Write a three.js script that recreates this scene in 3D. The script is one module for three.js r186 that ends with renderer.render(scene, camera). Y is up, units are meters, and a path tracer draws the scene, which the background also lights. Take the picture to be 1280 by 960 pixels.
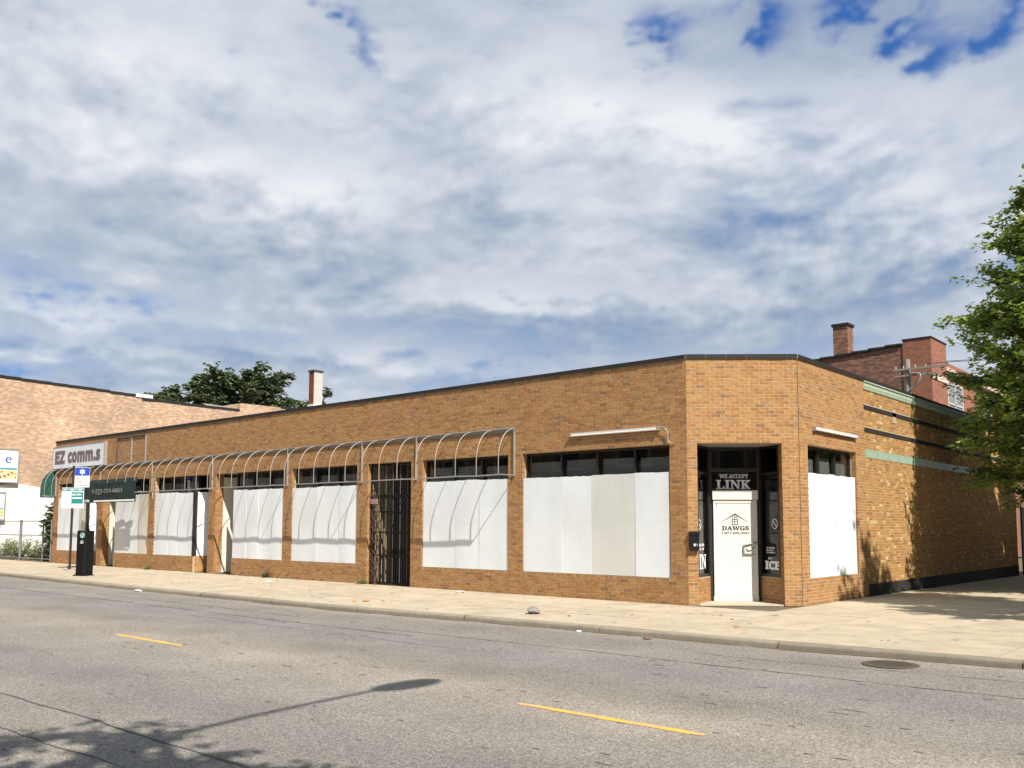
import * as THREE from 'three';
import { ImprovedNoise } from 'three/addons/math/ImprovedNoise.js';
import { mergeGeometries } from 'three/addons/utils/BufferGeometryUtils.js';
import { FontLoader } from 'three/addons/loaders/FontLoader.js';
import { TextGeometry } from 'three/addons/geometries/TextGeometry.js';

// ---------------------------------------------------------------- camera, sky, sun, exposure
const R = Math.PI / 180;
const scene = new THREE.Scene();
const FULL_H = 1121.58;
const camera = new THREE.PerspectiveCamera(2 * Math.atan(560.79 / 1133.38) / R, 1280 / FULL_H, 0.1, 3000);
camera.setViewOffset(1280, FULL_H, 0, 0, 1280, 960);
camera.position.set(9.582, 1.62, 16.552);
camera.rotation.set(0.08513, 0.71594, 0.00287, 'YXZ');
scene.add(camera);

const perlin = new ImprovedNoise();
const fbm = (x, y, z, n = 5, g = 0.5) => { let s = 0, a = 1, t = 0; for (let i = 0; i < n; i++) { s += a * perlin.noise(x, y, z); t += a; a *= g; x = x * 2.03 + 7.1; y = y * 2.03 + 3.7; z = z * 2.03 + 1.3; } return s / t * 1.6; };
const sstep = (a, b, x) => { const t = Math.min(1, Math.max(0, (x - a) / (b - a))); return t * t * (3 - 2 * t); };
const lerp = (a, b, t) => a + (b - a) * t;

const SKY = 0.645; // the sky's radiance at this exposure
function makeSky() {
  const W = 2048, H = 1024, data = new Float32Array(W * H * 4);
  // openings in the cloud deck (azimuth from north, elevation, radii, strength) and brighter or greyer banks of cloud
  const gaps = [[-50, 28.9, 0.9, 1.9, 1.35], [-51.6, 27.6, 1.3, 0.8, 0.8], [-55.6, 28.2, 2.8, 1.6, 0.55], [-50.8, 31.4, 1.2, 1.0, 0.9], [-31.6, 30.2, 1.0, 2.0, 1.2], [-26.4, 30, 1.1, 2.0, 1.15], [-28.5, 31.3, 2.5, 0.8, 0.6], [-18, 29.3, 2.2, 1.6, 1.15], [-15.5, 27.4, 1.6, 1, 0.8], [-12, 28.8, 1.6, 1.7, 1.1], [-20.5, 30.6, 3, 1.2, 0.9],
    [-27.3, 20.3, 1.6, 0.8, 0.6], [-44, 20, 1.4, 0.8, 0.3], [-63, 13.9, 9, 1.4, 0.62], [-69.5, 8.8, 4, 0.8, 0.85], [-46, 8.8, 3.2, 0.6, 0.5], [-24.5, 10.4, 5, 0.6, 0.45], [-10.5, 21.5, 2, 1, 0.5], [-56, 11.5, 9, 0.9, 0.35],
    [-2, 31, 9, 4, 0.8], [-40, 37, 14, 4, 0.7], [-72, 35, 8, 4, 0.7], [-90, 15, 12, 1.6, 0.6], [20, 14, 11, 2, 0.6], [-110, 33, 8, 4, 0.8], [40, 38, 12, 5, 0.8], [150, 30, 10, 4, 0.8], [-150, 22, 10, 3, 0.7], [90, 18, 12, 2, 0.6]];
  const tones = [[-63, 26, 10, 3.2, 0.75], [-52.5, 20.3, 5, 1.8, 0.95], [-47, 24, 6, 3, 0.35], [-39, 27, 7, 3, 0.7], [-28, 25, 6, 2.2, 0.8], [-20, 23, 7, 3, 0.85], [-23, 18.6, 7, 2.2, 0.45], [-13, 18, 5, 3, 0.5], [-66, 12.2, 6, 0.9, 0.75], [-40, 14.4, 4, 0.9, 0.6], [-33.5, 14.8, 4, 0.8, 0.4], [-47, 10.2, 9, 0.8, 0.55], [-31, 9.6, 6, 0.8, 0.55], [-68, 10, 7, 0.9, 0.6], [-15, 9, 8, 0.9, 0.4],
    [-66, 18.8, 8, 2.2, -0.35], [-60, 22, 6, 1.2, 0.2], [-57, 15.4, 8, 1.3, -0.25], [-44.5, 18.8, 3.5, 1.8, -0.3], [-29, 12.2, 9, 1.3, -0.22], [-17, 13, 6, 1.6, -0.3], [-37, 19.5, 5, 2, 0.15], [-53, 12.8, 8, 0.9, -0.2],
    [-95, 24, 12, 4, 0.7], [-120, 18, 12, 3, 0.6], [15, 24, 10, 4, 0.7], [45, 20, 12, 3, 0.6], [80, 28, 14, 5, 0.7], [120, 22, 12, 4, 0.7], [160, 26, 14, 5, 0.7], [-160, 24, 14, 5, 0.7]];
  for (let r = 0; r < H; r++) {
    const el = ((r + 0.5) / H - 0.5) * Math.PI, elD = el / R, y = Math.sin(el), c = Math.cos(el);
    for (let i = 0; i < W; i++) {
      const th = ((i + 0.5) / W - 0.5) * 2 * Math.PI, x = Math.cos(th) * c, z = Math.sin(th) * c, o = (r * W + i) * 4;
      let col;
      if (y < -0.03) col = [0.3 * SKY, 0.31 * SKY, 0.33 * SKY];
      else {
        const az = Math.atan2(x, -z) / R, yy = Math.max(y, 0) + 0.2, px = x / yy, pz = z / yy;
        const w1 = fbm(px * 0.9 + 5, pz * 0.9, 2.5, 3), w2 = fbm(px * 0.9, pz * 0.9 + 9, 7.5, 3);
        const f1 = fbm(px * 3.4 + w1 * 0.8, pz * 3.4 + w2 * 0.8, 11.3, 6, 0.56), f2 = fbm(px * 0.75 + w2 * 0.4, pz * 0.75 + w1 * 0.4, 4.1, 5, 0.52), f3 = fbm(px * 11 + w1 * 1.8, pz * 11 + w2 * 1.8, 21.7, 5, 0.68);
        const qx = az + w1 * 3 + f1 * 3.4 + f3 * 2.6, qy = elD + (w2 * 2 + f1 * 2.2 + f3 * 1.8) * Math.min(1, yy * 2.2);
        let gap = 0, tone = 0;
        const pull = (list) => { let s = 0; for (const [a, e, ra, re, k] of list) { let da = qx - a; if (da > 180) da -= 360; else if (da < -180) da += 360; da *= c / ra; const de = (qy - e) / re, d2 = da * da + de * de; if (d2 < 9) s += k * Math.exp(-d2); } return s; };
        gap = pull(gaps); tone = pull(tones);
        const high = sstep(30, 60, elD);
        const cov = 0.9 + f2 * 0.4 + f1 * 0.34 + f3 * 0.24 - gap * Math.max(0.08, 0.6 + f3 * 1.8 + f1 * 0.7) - high * 0.3;
        const alpha = sstep(-0.35, 1.0, cov);
        const k = Math.min(1, Math.max(0, 0.41 + tone * 0.48 + f2 * 0.18 + f1 * 0.36 + f3 * 0.3 + w1 * 0.1));
        const hz = sstep(14, 2, elD), up = sstep(6, 30, elD);
        const blue = [lerp(0.18, 0.04, up), lerp(0.35, 0.145, up), lerp(0.7, 0.45, up)];
        const cloud = [lerp(0.25, 0.85, k), lerp(0.345, 0.875, k), lerp(0.48, 0.915, k)];
        col = blue.map((b, j) => SKY * lerp(b, lerp(cloud[j], [0.56, 0.64, 0.76][j], hz * 0.5), alpha));
      }
      data[o] = col[0]; data[o + 1] = col[1]; data[o + 2] = col[2]; data[o + 3] = 1;
    }
  }
  const t = new THREE.DataTexture(data, W, H, THREE.RGBAFormat, THREE.FloatType);
  t.mapping = THREE.EquirectangularReflectionMapping; t.magFilter = THREE.LinearFilter; t.minFilter = THREE.LinearFilter; t.needsUpdate = true;
  return t;
}
const skyTexture = makeSky();
scene.background = skyTexture;
scene.environment = skyTexture;

const SUN = new THREE.Vector3(0.637, 0.727, 0.257).normalize();
const sun = new THREE.DirectionalLight(new THREE.Color(1, 0.945, 0.86), 5);
sun.position.copy(SUN).multiplyScalar(80);
sun.castShadow = true;
Object.assign(sun.shadow.camera, { left: -60, right: 40, top: 40, bottom: -40, near: 1, far: 200 });
sun.shadow.mapSize.set(4096, 4096);
scene.add(sun, sun.target);

const renderer = new THREE.WebGLRenderer({ antialias: true });
renderer.toneMapping = THREE.LinearToneMapping;
renderer.toneMappingExposure = 1.55;
renderer.shadowMap.enabled = true;

// ---------------------------------------------------------------- helpers
let seed = 12345;
const rnd = () => { seed = (seed + 0x6d2b79f5) | 0; let t = Math.imul(seed ^ (seed >>> 15), 1 | seed); t = (t + Math.imul(t ^ (t >>> 7), 61 | t)) ^ t; return ((t ^ (t >>> 14)) >>> 0) / 4294967296; };
const rr = (a, b) => a + (b - a) * rnd();
const pick = (l) => l[Math.floor(rnd() * l.length)];
const V = (x, y, z) => new THREE.Vector3(x, y, z);
const names = new Map();
function numbered(n) { const k = names.get(n) || 0; names.set(n, k + 1); return k ? n + '_' + String(k).padStart(3, '0') : n; }
const shade = (o) => { o.castShadow = true; o.receiveShadow = true; return o; };
function tag(o, label, category, group) { o.userData.label = label; o.userData.category = category; if (group) o.userData.group = group; return o; }
function thing(name, label, category, group) { const g = new THREE.Group(); g.name = numbered(name); scene.add(g); return tag(g, label, category, group); }
function structure(name, geo, m) { const o = shade(new THREE.Mesh(geo, m)); o.name = numbered(name); o.userData.kind = 'structure'; scene.add(o); return o; }
function part(name, geo, m, parent) { const o = shade(new THREE.Mesh(geo, m)); o.name = name; parent.add(o); return o; }
function solo(name, geo, m, label, category, group) { const o = shade(new THREE.Mesh(geo, m)); o.name = numbered(name); scene.add(o); return tag(o, label, category, group); }

// frames: a wall runs along U, up Y, facing N
const frame = (O, U) => { const N = V(-U.z, 0, U.x); return { O, U, N, at: (u, v, d) => V(O.x + U.x * u + N.x * d, O.y + v, O.z + U.z * u + N.z * d) }; };
const WORLD = frame(V(0, 0, 0), V(1, 0, 0));
class MB {
  constructor(color) { this.p = []; this.n = []; this.t = []; this.c = color ? [] : null; }
  quad(a, b, c, d, uv, col) { // counter-clockwise
    const n = V(0, 0, 0).subVectors(b, a).cross(V(0, 0, 0).subVectors(d, a)).normalize();
    for (const k of [0, 1, 2, 0, 2, 3]) { const q = [a, b, c, d][k]; this.p.push(q.x, q.y, q.z); this.n.push(n.x, n.y, n.z); this.t.push(uv[k][0], uv[k][1]); if (this.c) this.c.push(...col); }
  }
  box(f, u0, u1, v0, v1, d0, d1, o = {}) {
    const A = f.at, { col, ou = 0, ov = 0, back = true } = o, w = (x, y) => [x + ou, y + ov];
    const rect = (a, b, c, d, x0, x1, y0, y1) => this.quad(a, b, c, d, [w(x0, y0), w(x1, y0), w(x1, y1), w(x0, y1)], col);
    rect(A(u0, v0, d1), A(u1, v0, d1), A(u1, v1, d1), A(u0, v1, d1), u0, u1, v0, v1);
    if (back) rect(A(u1, v0, d0), A(u0, v0, d0), A(u0, v1, d0), A(u1, v1, d0), u0, u1, v0, v1);
    rect(A(u1, v0, d1), A(u1, v0, d0), A(u1, v1, d0), A(u1, v1, d1), d0, d1, v0, v1);
    rect(A(u0, v0, d0), A(u0, v0, d1), A(u0, v1, d1), A(u0, v1, d0), d0, d1, v0, v1);
    rect(A(u0, v1, d1), A(u1, v1, d1), A(u1, v1, d0), A(u0, v1, d0), u0, u1, d0, d1);
    rect(A(u0, v0, d0), A(u1, v0, d0), A(u1, v0, d1), A(u0, v0, d1), u0, u1, d0, d1);
    return this;
  }
  add(g) { // another geometry
    g = g.index ? g.toNonIndexed() : g; this.p.push(...g.attributes.position.array); this.n.push(...g.attributes.normal.array); this.t.push(...g.attributes.uv.array); return this;
  }
  geo() {
    const g = new THREE.BufferGeometry();
    g.setAttribute('position', new THREE.Float32BufferAttribute(this.p, 3)); g.setAttribute('normal', new THREE.Float32BufferAttribute(this.n, 3)); g.setAttribute('uv', new THREE.Float32BufferAttribute(this.t, 2));
    if (this.c) g.setAttribute('color', new THREE.Float32BufferAttribute(this.c, 3));
    return g;
  }
}
const box = (x0, x1, y0, y1, z0, z1, f = WORLD) => new MB().box(f, x0, x1, y0, y1, z0, z1).geo();
function tube(pts, r, sides = 7, seg) { return new THREE.TubeGeometry(new THREE.CatmullRomCurve3(pts, false, 'centripetal'), seg || Math.max(1, (pts.length - 1) * 2), r, sides, false); }
function rod(a, b, r, sides = 8, r2 = r) {
  const d = V(0, 0, 0).subVectors(b, a), g = new THREE.CylinderGeometry(r2, r, d.length(), sides, 1);
  g.applyQuaternion(new THREE.Quaternion().setFromUnitVectors(V(0, 1, 0), d.clone().normalize())); g.translate((a.x + b.x) / 2, (a.y + b.y) / 2, (a.z + b.z) / 2); return g;
}
// textures
function dataTex(n, f, srgb, rep) {
  const d = new Uint8Array(n * n * 4);
  for (let y = 0; y < n; y++) for (let x = 0; x < n; x++) { const c = f(x, y), o = (y * n + x) * 4; for (let k = 0; k < 3; k++) d[o + k] = Math.max(0, Math.min(255, c[k] * 255)); d[o + 3] = c[3] === undefined ? 255 : c[3] * 255; }
  const t = new THREE.DataTexture(d, n, n); t.wrapS = t.wrapT = THREE.RepeatWrapping; t.magFilter = THREE.LinearFilter; t.minFilter = THREE.LinearMipmapLinearFilter; t.generateMipmaps = true;
  if (srgb) t.colorSpace = THREE.SRGBColorSpace;
  if (rep) t.repeat.set(rep, rep);
  t.needsUpdate = true; return t;
}
// tileable value noise of period n cells
function tileNoise(cells, s) {
  const g = new Float32Array(cells * cells); let q = s; for (let i = 0; i < g.length; i++) { q = (Math.imul(q, 1664525) + 1013904223) | 0; g[i] = ((q >>> 8) & 0xffff) / 65535; }
  return (u, v) => { const x = u * cells, y = v * cells, ix = Math.floor(x), iy = Math.floor(y), fx = x - ix, fy = y - iy, sx = fx * fx * (3 - 2 * fx), sy = fy * fy * (3 - 2 * fy), a = (i, j) => g[((j % cells) + cells) % cells * cells + ((i % cells) + cells) % cells]; return lerp(lerp(a(ix, iy), a(ix + 1, iy), sx), lerp(a(ix, iy + 1), a(ix + 1, iy + 1), sx), sy); };
}
const tfbm = (base, oct, s) => { const l = []; for (let i = 0; i < oct; i++) l.push(tileNoise(base << i, s + i * 77)); return (u, v) => { let r = 0, a = 1, t = 0; for (const f of l) { r += a * f(u, v); t += a; a *= 0.55; } return r / t; }; };
function canvasTex(w, h, draw) { const c = document.createElement('canvas'); c.width = w; c.height = h; const g = c.getContext('2d'); draw(g, w, h); const t = new THREE.CanvasTexture(c); t.colorSpace = THREE.SRGBColorSpace; t.magFilter = THREE.LinearFilter; t.anisotropy = 8; return t; }
const lin = (r, g, b) => new THREE.Color().setRGB(r, g, b);
const std = (o) => new THREE.MeshStandardMaterial(o);

// ---------------------------------------------------------------- surface textures
const grain = tfbm(8, 6, 11), patch = tfbm(3, 5, 91), fleck = tileNoise(512, 5), fleck2 = tileNoise(256, 15), fleck3 = tileNoise(1024, 25);
const asphaltMap = dataTex(1024, (x, y) => { const u = x / 1024, v = y / 1024, s = fleck(u, v) * 0.35 + fleck2(u, v) * 0.65, g = 0.635 + (s - 0.5) * 0.46 + (patch(u, v) - 0.5) * 0.14 + (fleck(u, v) > 0.93 ? 0.16 : 0) - (fleck2(v, u) < 0.035 ? 0.24 : 0); return [g * 1.0, g * 0.955, g * 0.895]; }, true);
const asphaltBump = dataTex(512, (x, y) => { const u = x / 512, v = y / 512, g = fleck2(u, v) * 0.6 + grain(u, v) * 0.4; return [g, g, g]; });
const concreteMap = dataTex(1024, (x, y) => { const u = x / 1024, v = y / 1024, g = 0.88 + (grain(u, v) - 0.5) * 0.16 + (patch(v, u) - 0.5) * 0.14 + (fleck2(v, u) - 0.5) * 0.14 - (fleck2(u, v) < 0.02 ? 0.2 : 0); return [g, g * 0.965, g * 0.9]; }, true);
const brickMap = dataTex(512, (x, y) => { const u = x / 512, v = y / 512, g = 0.92 + (grain(u, v) - 0.5) * 0.26 + (tileFine(u, v) - 0.5) * 0.2; return [g, g, g * 0.98]; }, true);
function tileFine(u, v) { return fleck2(u, v); }
const bumpMap = dataTex(512, (x, y) => { const u = x / 512, v = y / 512, g = grain(u, v) * 0.6 + fleck2(u, v) * 0.4; return [g, g, g]; });
const boardMap = dataTex(1024, (x, y) => { const u = x / 1024, v = y / 1024, streak = tStreak(u * 1, v * 0.12), g = 0.965 + (patch(u, v) - 0.5) * 0.09 + (streak - 0.5) * 0.07 + (fleck2(u, v) - 0.5) * 0.03; const rust = fleck2(v, u) < 0.004 ? 0.18 : 0; return [g - rust * 0.5, g - rust * 0.8, g - 0.01 - rust]; }, true);
function tStreak(u, v) { return grain(u, v); }
const rep = (t, k, k2 = k) => { const c = t.clone(); c.repeat.set(k, k2); c.needsUpdate = true; return c; };

const M = {
  asphalt: std({ map: rep(asphaltMap, 1 / 3.1), bumpMap: rep(asphaltBump, 1 / 1.3), bumpScale: 0.004, roughness: 0.92, vertexColors: true }),
  soil: std({ map: rep(concreteMap, 1 / 3), color: lin(0.16, 0.135, 0.09), roughness: 1 }),
  tar: std({ color: lin(0.075, 0.072, 0.07), roughness: 0.85 }),
  chip: std({ color: lin(0.1, 0.09, 0.085), roughness: 0.95 }),
  paint: std({ map: dataTex(256, (x, y) => { const u = x / 256, v = y / 256, w = fleck2(u, v) * 0.35 + patch(u, v) * 0.65, k = sstep(0.4, 0.5, w); return [lerp(0.6, 0.93, k), lerp(0.56, 0.66, k), lerp(0.5, 0.24, k)]; }, true, 1.6), roughness: 0.85 }),
  iron: std({ color: lin(0.11, 0.085, 0.065), metalness: 0.3, roughness: 0.75, bumpMap: rep(bumpMap, 3), bumpScale: 0.004 }),
  mortar: std({ color: lin(0.57, 0.45, 0.3), map: rep(brickMap, 2), roughness: 1 }),
  bricks: std({ vertexColors: true, map: rep(brickMap, 2.4), bumpMap: rep(bumpMap, 5), bumpScale: 0.002, roughness: 0.9 }),
  coping: std({ color: lin(0.012, 0.011, 0.011), roughness: 0.75, bumpMap: rep(bumpMap, 3), bumpScale: 0.003 }),
  copingJoint: std({ color: lin(0.28, 0.26, 0.24), roughness: 0.9 }),
  roofing: std({ color: lin(0.05, 0.05, 0.05), roughness: 0.95 }),
  frameDark: std({ color: lin(0.022, 0.02, 0.018), roughness: 0.5, metalness: 0.2 }),
  tintedGlass: new THREE.MeshPhysicalMaterial({ color: lin(0.4, 0.41, 0.41), transmission: 1, thickness: 0, roughness: 0.06, ior: 1.35 }),  // smooth entry glass, tinted dark and with lowered reflection
  glass: new THREE.MeshPhysicalMaterial({ color: lin(0.75, 0.78, 0.78), transmission: 1, thickness: 0, roughness: 0.03, ior: 1.5 }),
  interior: std({ color: lin(0.34, 0.33, 0.31), roughness: 0.9 }),
  shadedDoor: std({ color: lin(0.035, 0.03, 0.027), roughness: 0.6 }),  // near-black door colour, standing in for the shade of the recesses
  blind: std({ color: lin(0.34, 0.335, 0.31), roughness: 0.8 }),
  galvanised: std({ color: lin(0.36, 0.335, 0.3), metalness: 0.35, roughness: 0.5, bumpMap: rep(bumpMap, 6), bumpScale: 0.002 }),
  railDark: std({ color: lin(0.11, 0.1, 0.09), metalness: 0.3, roughness: 0.7 }),
  canvasDark: std({ color: lin(0.004, 0.019, 0.016), roughness: 0.85, bumpMap: rep(bumpMap, 2), bumpScale: 0.006 }),
  canvasGreen: std({ color: lin(0.01, 0.065, 0.05), roughness: 0.75, bumpMap: rep(bumpMap, 2), bumpScale: 0.006 }),
  black: new THREE.MeshPhysicalMaterial({ color: lin(0.006, 0.006, 0.007), roughness: 0.7, specularIntensity: 0.4 }),
  poleBrown: std({ color: lin(0.035, 0.022, 0.018), roughness: 0.6, metalness: 0.3 }),
  doorWhite: std({ color: lin(0.64, 0.63, 0.575), roughness: 0.45, metalness: 0.0, bumpMap: rep(bumpMap, 0.7), bumpScale: 0.003 }),
  steel: std({ color: lin(0.28, 0.27, 0.25), metalness: 0.6, roughness: 0.45 }),
  terracotta: std({ color: lin(0.34, 0.46, 0.36), roughness: 0.4, map: rep(brickMap, 1.3), bumpMap: rep(bumpMap, 4), bumpScale: 0.002 }),
  terracottaPale: std({ color: lin(0.52, 0.6, 0.48), roughness: 0.4, map: rep(brickMap, 2.3) }),
  bandDark: std({ color: lin(0.018, 0.013, 0.01), roughness: 0.9, map: rep(brickMap, 3) }),
  plinth: std({ color: lin(0.016, 0.015, 0.015), roughness: 0.85, map: rep(brickMap, 1.1), bumpMap: rep(bumpMap, 1.5), bumpScale: 0.006 }),
  bark: std({ color: lin(0.12, 0.09, 0.065), map: rep(brickMap, 3, 1), bumpMap: rep(bumpMap, 6, 1.5), bumpScale: 0.02, roughness: 1 }),
};
const concretes = [[0.55, 0.5, 0.415], [0.535, 0.485, 0.4], [0.56, 0.51, 0.425], [0.525, 0.475, 0.39]].map((c) => std({ map: rep(concreteMap, 1 / 2.6), color: lin(...c), roughness: 0.95, bumpMap: rep(bumpMap, 1.4), bumpScale: 0.003 }));
const kerbConcretes = [[0.36, 0.335, 0.295], [0.31, 0.29, 0.255]].map((c) => std({ map: rep(concreteMap, 1 / 1.4), color: lin(...c), roughness: 0.97, bumpMap: rep(bumpMap, 2), bumpScale: 0.006 }));

// ---------------------------------------------------------------- ground, road, pavement
const KERB = 4.4, ROAD = -0.13;
const fall = (x) => { const l = [[-60, -0.03], [-26, -0.03], [-15, -0.065], [-6, -0.07], [0, 0.0], [3.6, 0.012], [7, 0.05], [40, 0.06]]; for (let i = 1; i < l.length; i++) if (x <= l[i][0]) { const [a, p] = l[i - 1], [b, q] = l[i]; return lerp(p, q, Math.max(0, (x - a) / (b - a))); } return 0.06; };
const paveY = (x, z) => (z >= 0 ? fall(x) * Math.min(1, z / KERB) : -0.006 * Math.max(0, -z - 5));
const roadY = (x, z) => ROAD + (fall(x) + 0.038) * (1 - sstep(KERB, KERB + 3.5, z));

structure('ground', (() => { const g = new THREE.CircleGeometry(900, 48); g.rotateX(-Math.PI / 2); g.translate(0, -0.36, 0); return g; })(), M.soil);
function sheet(x0, x1, z0, z1, nx, nz, h, color) {
  const p = [], t = [], c = [], idx = [];
  for (let j = 0; j <= nz; j++) for (let i = 0; i <= nx; i++) { const x = lerp(x0, x1, i / nx), z = lerp(z0, z1, j / nz); p.push(x, h(x, z), z); t.push(x, z); if (color) c.push(...color(x, z)); }
  for (let j = 0; j < nz; j++) for (let i = 0; i < nx; i++) { const a = j * (nx + 1) + i, b = a + nx + 1; idx.push(a, b, b + 1, a, b + 1, a + 1); }
  const g = new THREE.BufferGeometry(); g.setAttribute('position', new THREE.Float32BufferAttribute(p, 3)); g.setAttribute('uv', new THREE.Float32BufferAttribute(t, 2)); if (color) g.setAttribute('color', new THREE.Float32BufferAttribute(c, 3));
  g.setIndex(idx); g.computeVertexNormals(); return g;
}
// worn wheel tracks, an oil-stained lane and the dusty strip along the kerb
const roadTone = (x, z) => {
  const n = fbm(x * 0.22, z * 0.9, 3.3, 4), m = fbm(x * 0.05, z * 0.45, 8.8, 3), s = fbm(x * 0.9, z * 2.2, 6.1, 3);
  const centre = Math.exp(-(((z - 9.3 + m * 0.5) / 0.9) ** 2)), track = Math.exp(-(((z - 7.0) / 0.75) ** 2)) + Math.exp(-(((z - 11.7) / 0.8) ** 2)) * 0.5, dust = Math.exp(-(((z - KERB) / 0.35) ** 2)) * (0.6 + n), park = Math.exp(-(((z - 5.4) / 0.6) ** 2));
  const g = 0.525 + n * 0.06 + m * 0.055 + s * 0.025 + centre * 0.08 - track * 0.06 + dust * 0.1 + park * 0.015;
  return [g * (1 + centre * 0.04 + dust * 0.08), g * (1 + centre * 0.015 + dust * 0.02), g * (1 - centre * 0.05 + track * 0.05 - dust * 0.06)];
};
const road = structure('road', sheet(-110, 60, KERB - 0.03, 14.85, 240, 44, roadY, roadTone), M.asphalt);
structure('side_street', sheet(12.6, 22, -120, KERB - 0.03, 8, 60, () => ROAD - 0.004, roadTone), M.asphalt);
const ribbon = (pts, w, y) => { const b = new MB(); for (let i = 1; i < pts.length; i++) { const [x0, z0, k0] = pts[i - 1], [x1, z1, k1] = pts[i], a = w * (k0 || 1) / 2, c = w * (k1 || 1) / 2; b.quad(V(x0, roadY(x0, z0) + y, z0 + a), V(x1, roadY(x1, z1) + y, z1 + c), V(x1, roadY(x1, z1) + y, z1 - c), V(x0, roadY(x0, z0) + y, z0 - a), [[x0, 0], [x1, 0], [x1, w], [x0, w]]); } return b.geo(); };
const wander = (x0, x1, z, amp, step = 0.22) => { const l = []; let q = 0; for (let x = x0; x <= x1; x += step) { q = q * 0.86 + rr(-amp, amp); l.push([x, z + q + fbm(x * 0.15, z, 2, 2) * amp * 3, rr(0.25, 1.25)]); } return l; };
for (const [x0, x1, z, w, amp] of [[-40, 6.5, 12.72, 0.035, 0.02], [-50, -1, 6.55, 0.035, 0.012], [-2.5, 9, 6.2, 0.026, 0.016], [-14, -5, 5.8, 0.02, 0.02], [-1.2, 4, 13.35, 0.02, 0.04], [-7, 0.5, 7.15, 0.016, 0.03], [3.2, 9, 5.5, 0.016, 0.03]]) part('tarred_crack', ribbon(wander(x0, x1, z, amp), w, 0.004), M.tar, road);
{ // lane dashes and dark chips in the asphalt
  for (const x of [-21.8, -13.33, -4.86, 3.64, 12.1]) { const l = []; for (let k = 0; k <= 14; k++) l.push([x + k * 2.05 / 14, 9.6 + rr(-0.006, 0.006), k === 0 || k === 14 ? 0.6 : rr(0.8, 1.05)]); part('lane_dash', ribbon(l, 0.115, 0.004), M.paint, road); }
  const b = new MB();
  for (let i = 0; i < 330; i++) { const x = rr(-16, 9), z = rr(5, 14.3), w = rr(0.008, 0.022), l = rr(0.02, 0.085) * (rnd() < 0.15 ? 1.8 : 1), n = 6, ring = []; for (let k = 0; k < n; k++) { const t = k / n * 6.283, s = rr(0.6, 1.2); ring.push(V(x + Math.cos(t) * l * s, roadY(x, z) + 0.003, z - Math.sin(t) * w * s)); }
    for (let k = 1; k < n - 1; k += 2) b.quad(ring[0], ring[k], ring[k + 1], ring[Math.min(k + 2, n - 1)], [[0, 0], [1, 0], [1, 1], [0, 1]]); }
  const o = part('tar_chips', b.geo(), M.chip, road); o.userData.kind = 'stuff';
}
const pavement = structure('sidewalk', sheet(-62, 12.4, -70, KERB - 0.16, 90, 70, (x, z) => paveY(x, z) - 0.012, null), M.soil);
function slab(x0, x1, z0, z1) {
  const m = new MB(), j = 0.007, dy = rr(-0.0015, 0.003), y = (x, z) => paveY(x, z) + dy; x0 += j; x1 -= j; z0 += j; z1 -= j;
  const A = V(x0, y(x0, z1), z1), B = V(x1, y(x1, z1), z1), C = V(x1, y(x1, z0), z0), D = V(x0, y(x0, z0), z0), ox = rr(0, 5), oz = rr(0, 5), uv = (p) => [p.x + ox, p.z + oz];
  m.quad(A, B, C, D, [uv(A), uv(B), uv(C), uv(D)]);
  const lo = (p) => V(p.x, p.y - 0.05, p.z);
  for (const [p, q] of [[A, B], [B, C], [C, D], [D, A]]) m.quad(lo(p), lo(q), q, p, [uv(p), uv(q), uv(q), uv(p)]);
  part('slab', m.geo(), pick(concretes), pavement);
}
{
  const zs = [0.0, 1.42, 2.84, KERB - 0.15];
  for (let x = -52.6; x < 12; x += 1.52) for (let k = 0; k < 3; k++) if (!(x > -1 && x < 1.9 && k === 0)) slab(x, x + 1.52, zs[k], zs[k + 1]);
  slab(-0.92, 2.12, 0, 1.42);
  for (let z = 0; z > -21; z -= 2.0) for (let k = 0; k < 6; k++) slab(1.82 + k * 1.76, 1.82 + (k + 1) * 1.76, z - 2.0, z);
}
function kerb(pts, mat) { // pts: outline of the kerb's street edge, inside is to the left
  const prof = [[0.15, 0], [0.045, 0], [0.018, -0.008], [0.004, -0.028], [0, -0.05], [-0.01, -0.18]], m = new MB();
  for (let i = 1; i < pts.length; i++) for (let k = 1; k < prof.length; k++) { const [a, b] = [pts[i - 1], pts[i]], P = (s, [d, h]) => V(s.x + s.nx * d, s.y + h, s.z + s.nz * d); m.quad(P(a, prof[k]), P(b, prof[k]), P(b, prof[k - 1]), P(a, prof[k - 1]), [[a.s, -prof[k][1] * 2], [b.s, -prof[k][1] * 2], [b.s, prof[k - 1][0]], [a.s, prof[k - 1][0]]]); }
  part('kerb_stone', m.geo(), mat, pavement);
}
for (let x = -54; x < 9; x += 3.05) { const l = []; for (let k = 0; k <= 8; k++) { const q = x + 0.006 + k * 3.038 / 8; l.push({ x: q, z: KERB + rr(-0.012, 0.012), y: fall(q) + rr(-0.008, 0.004), nx: 0, nz: -1, s: q }); } kerb(l, pick(kerbConcretes)); }
{ const l = []; for (let k = 0; k <= 14; k++) { const t = k / 14 * Math.PI / 2; l.push({ x: 10 + 2.6 * Math.sin(t), z: KERB - 2.6 + 2.6 * Math.cos(t), y: 0.05, nx: -Math.sin(t), nz: -Math.cos(t), s: k * 0.3 }); } kerb(l, kerbConcretes[0]);
  kerb([{ x: 12.6, z: 1.8, y: 0.05, nx: -1, nz: 0, s: 0 }, { x: 12.6, z: -70, y: -0.1, nx: -1, nz: 0, s: 70 }], kerbConcretes[1]); }
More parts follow.
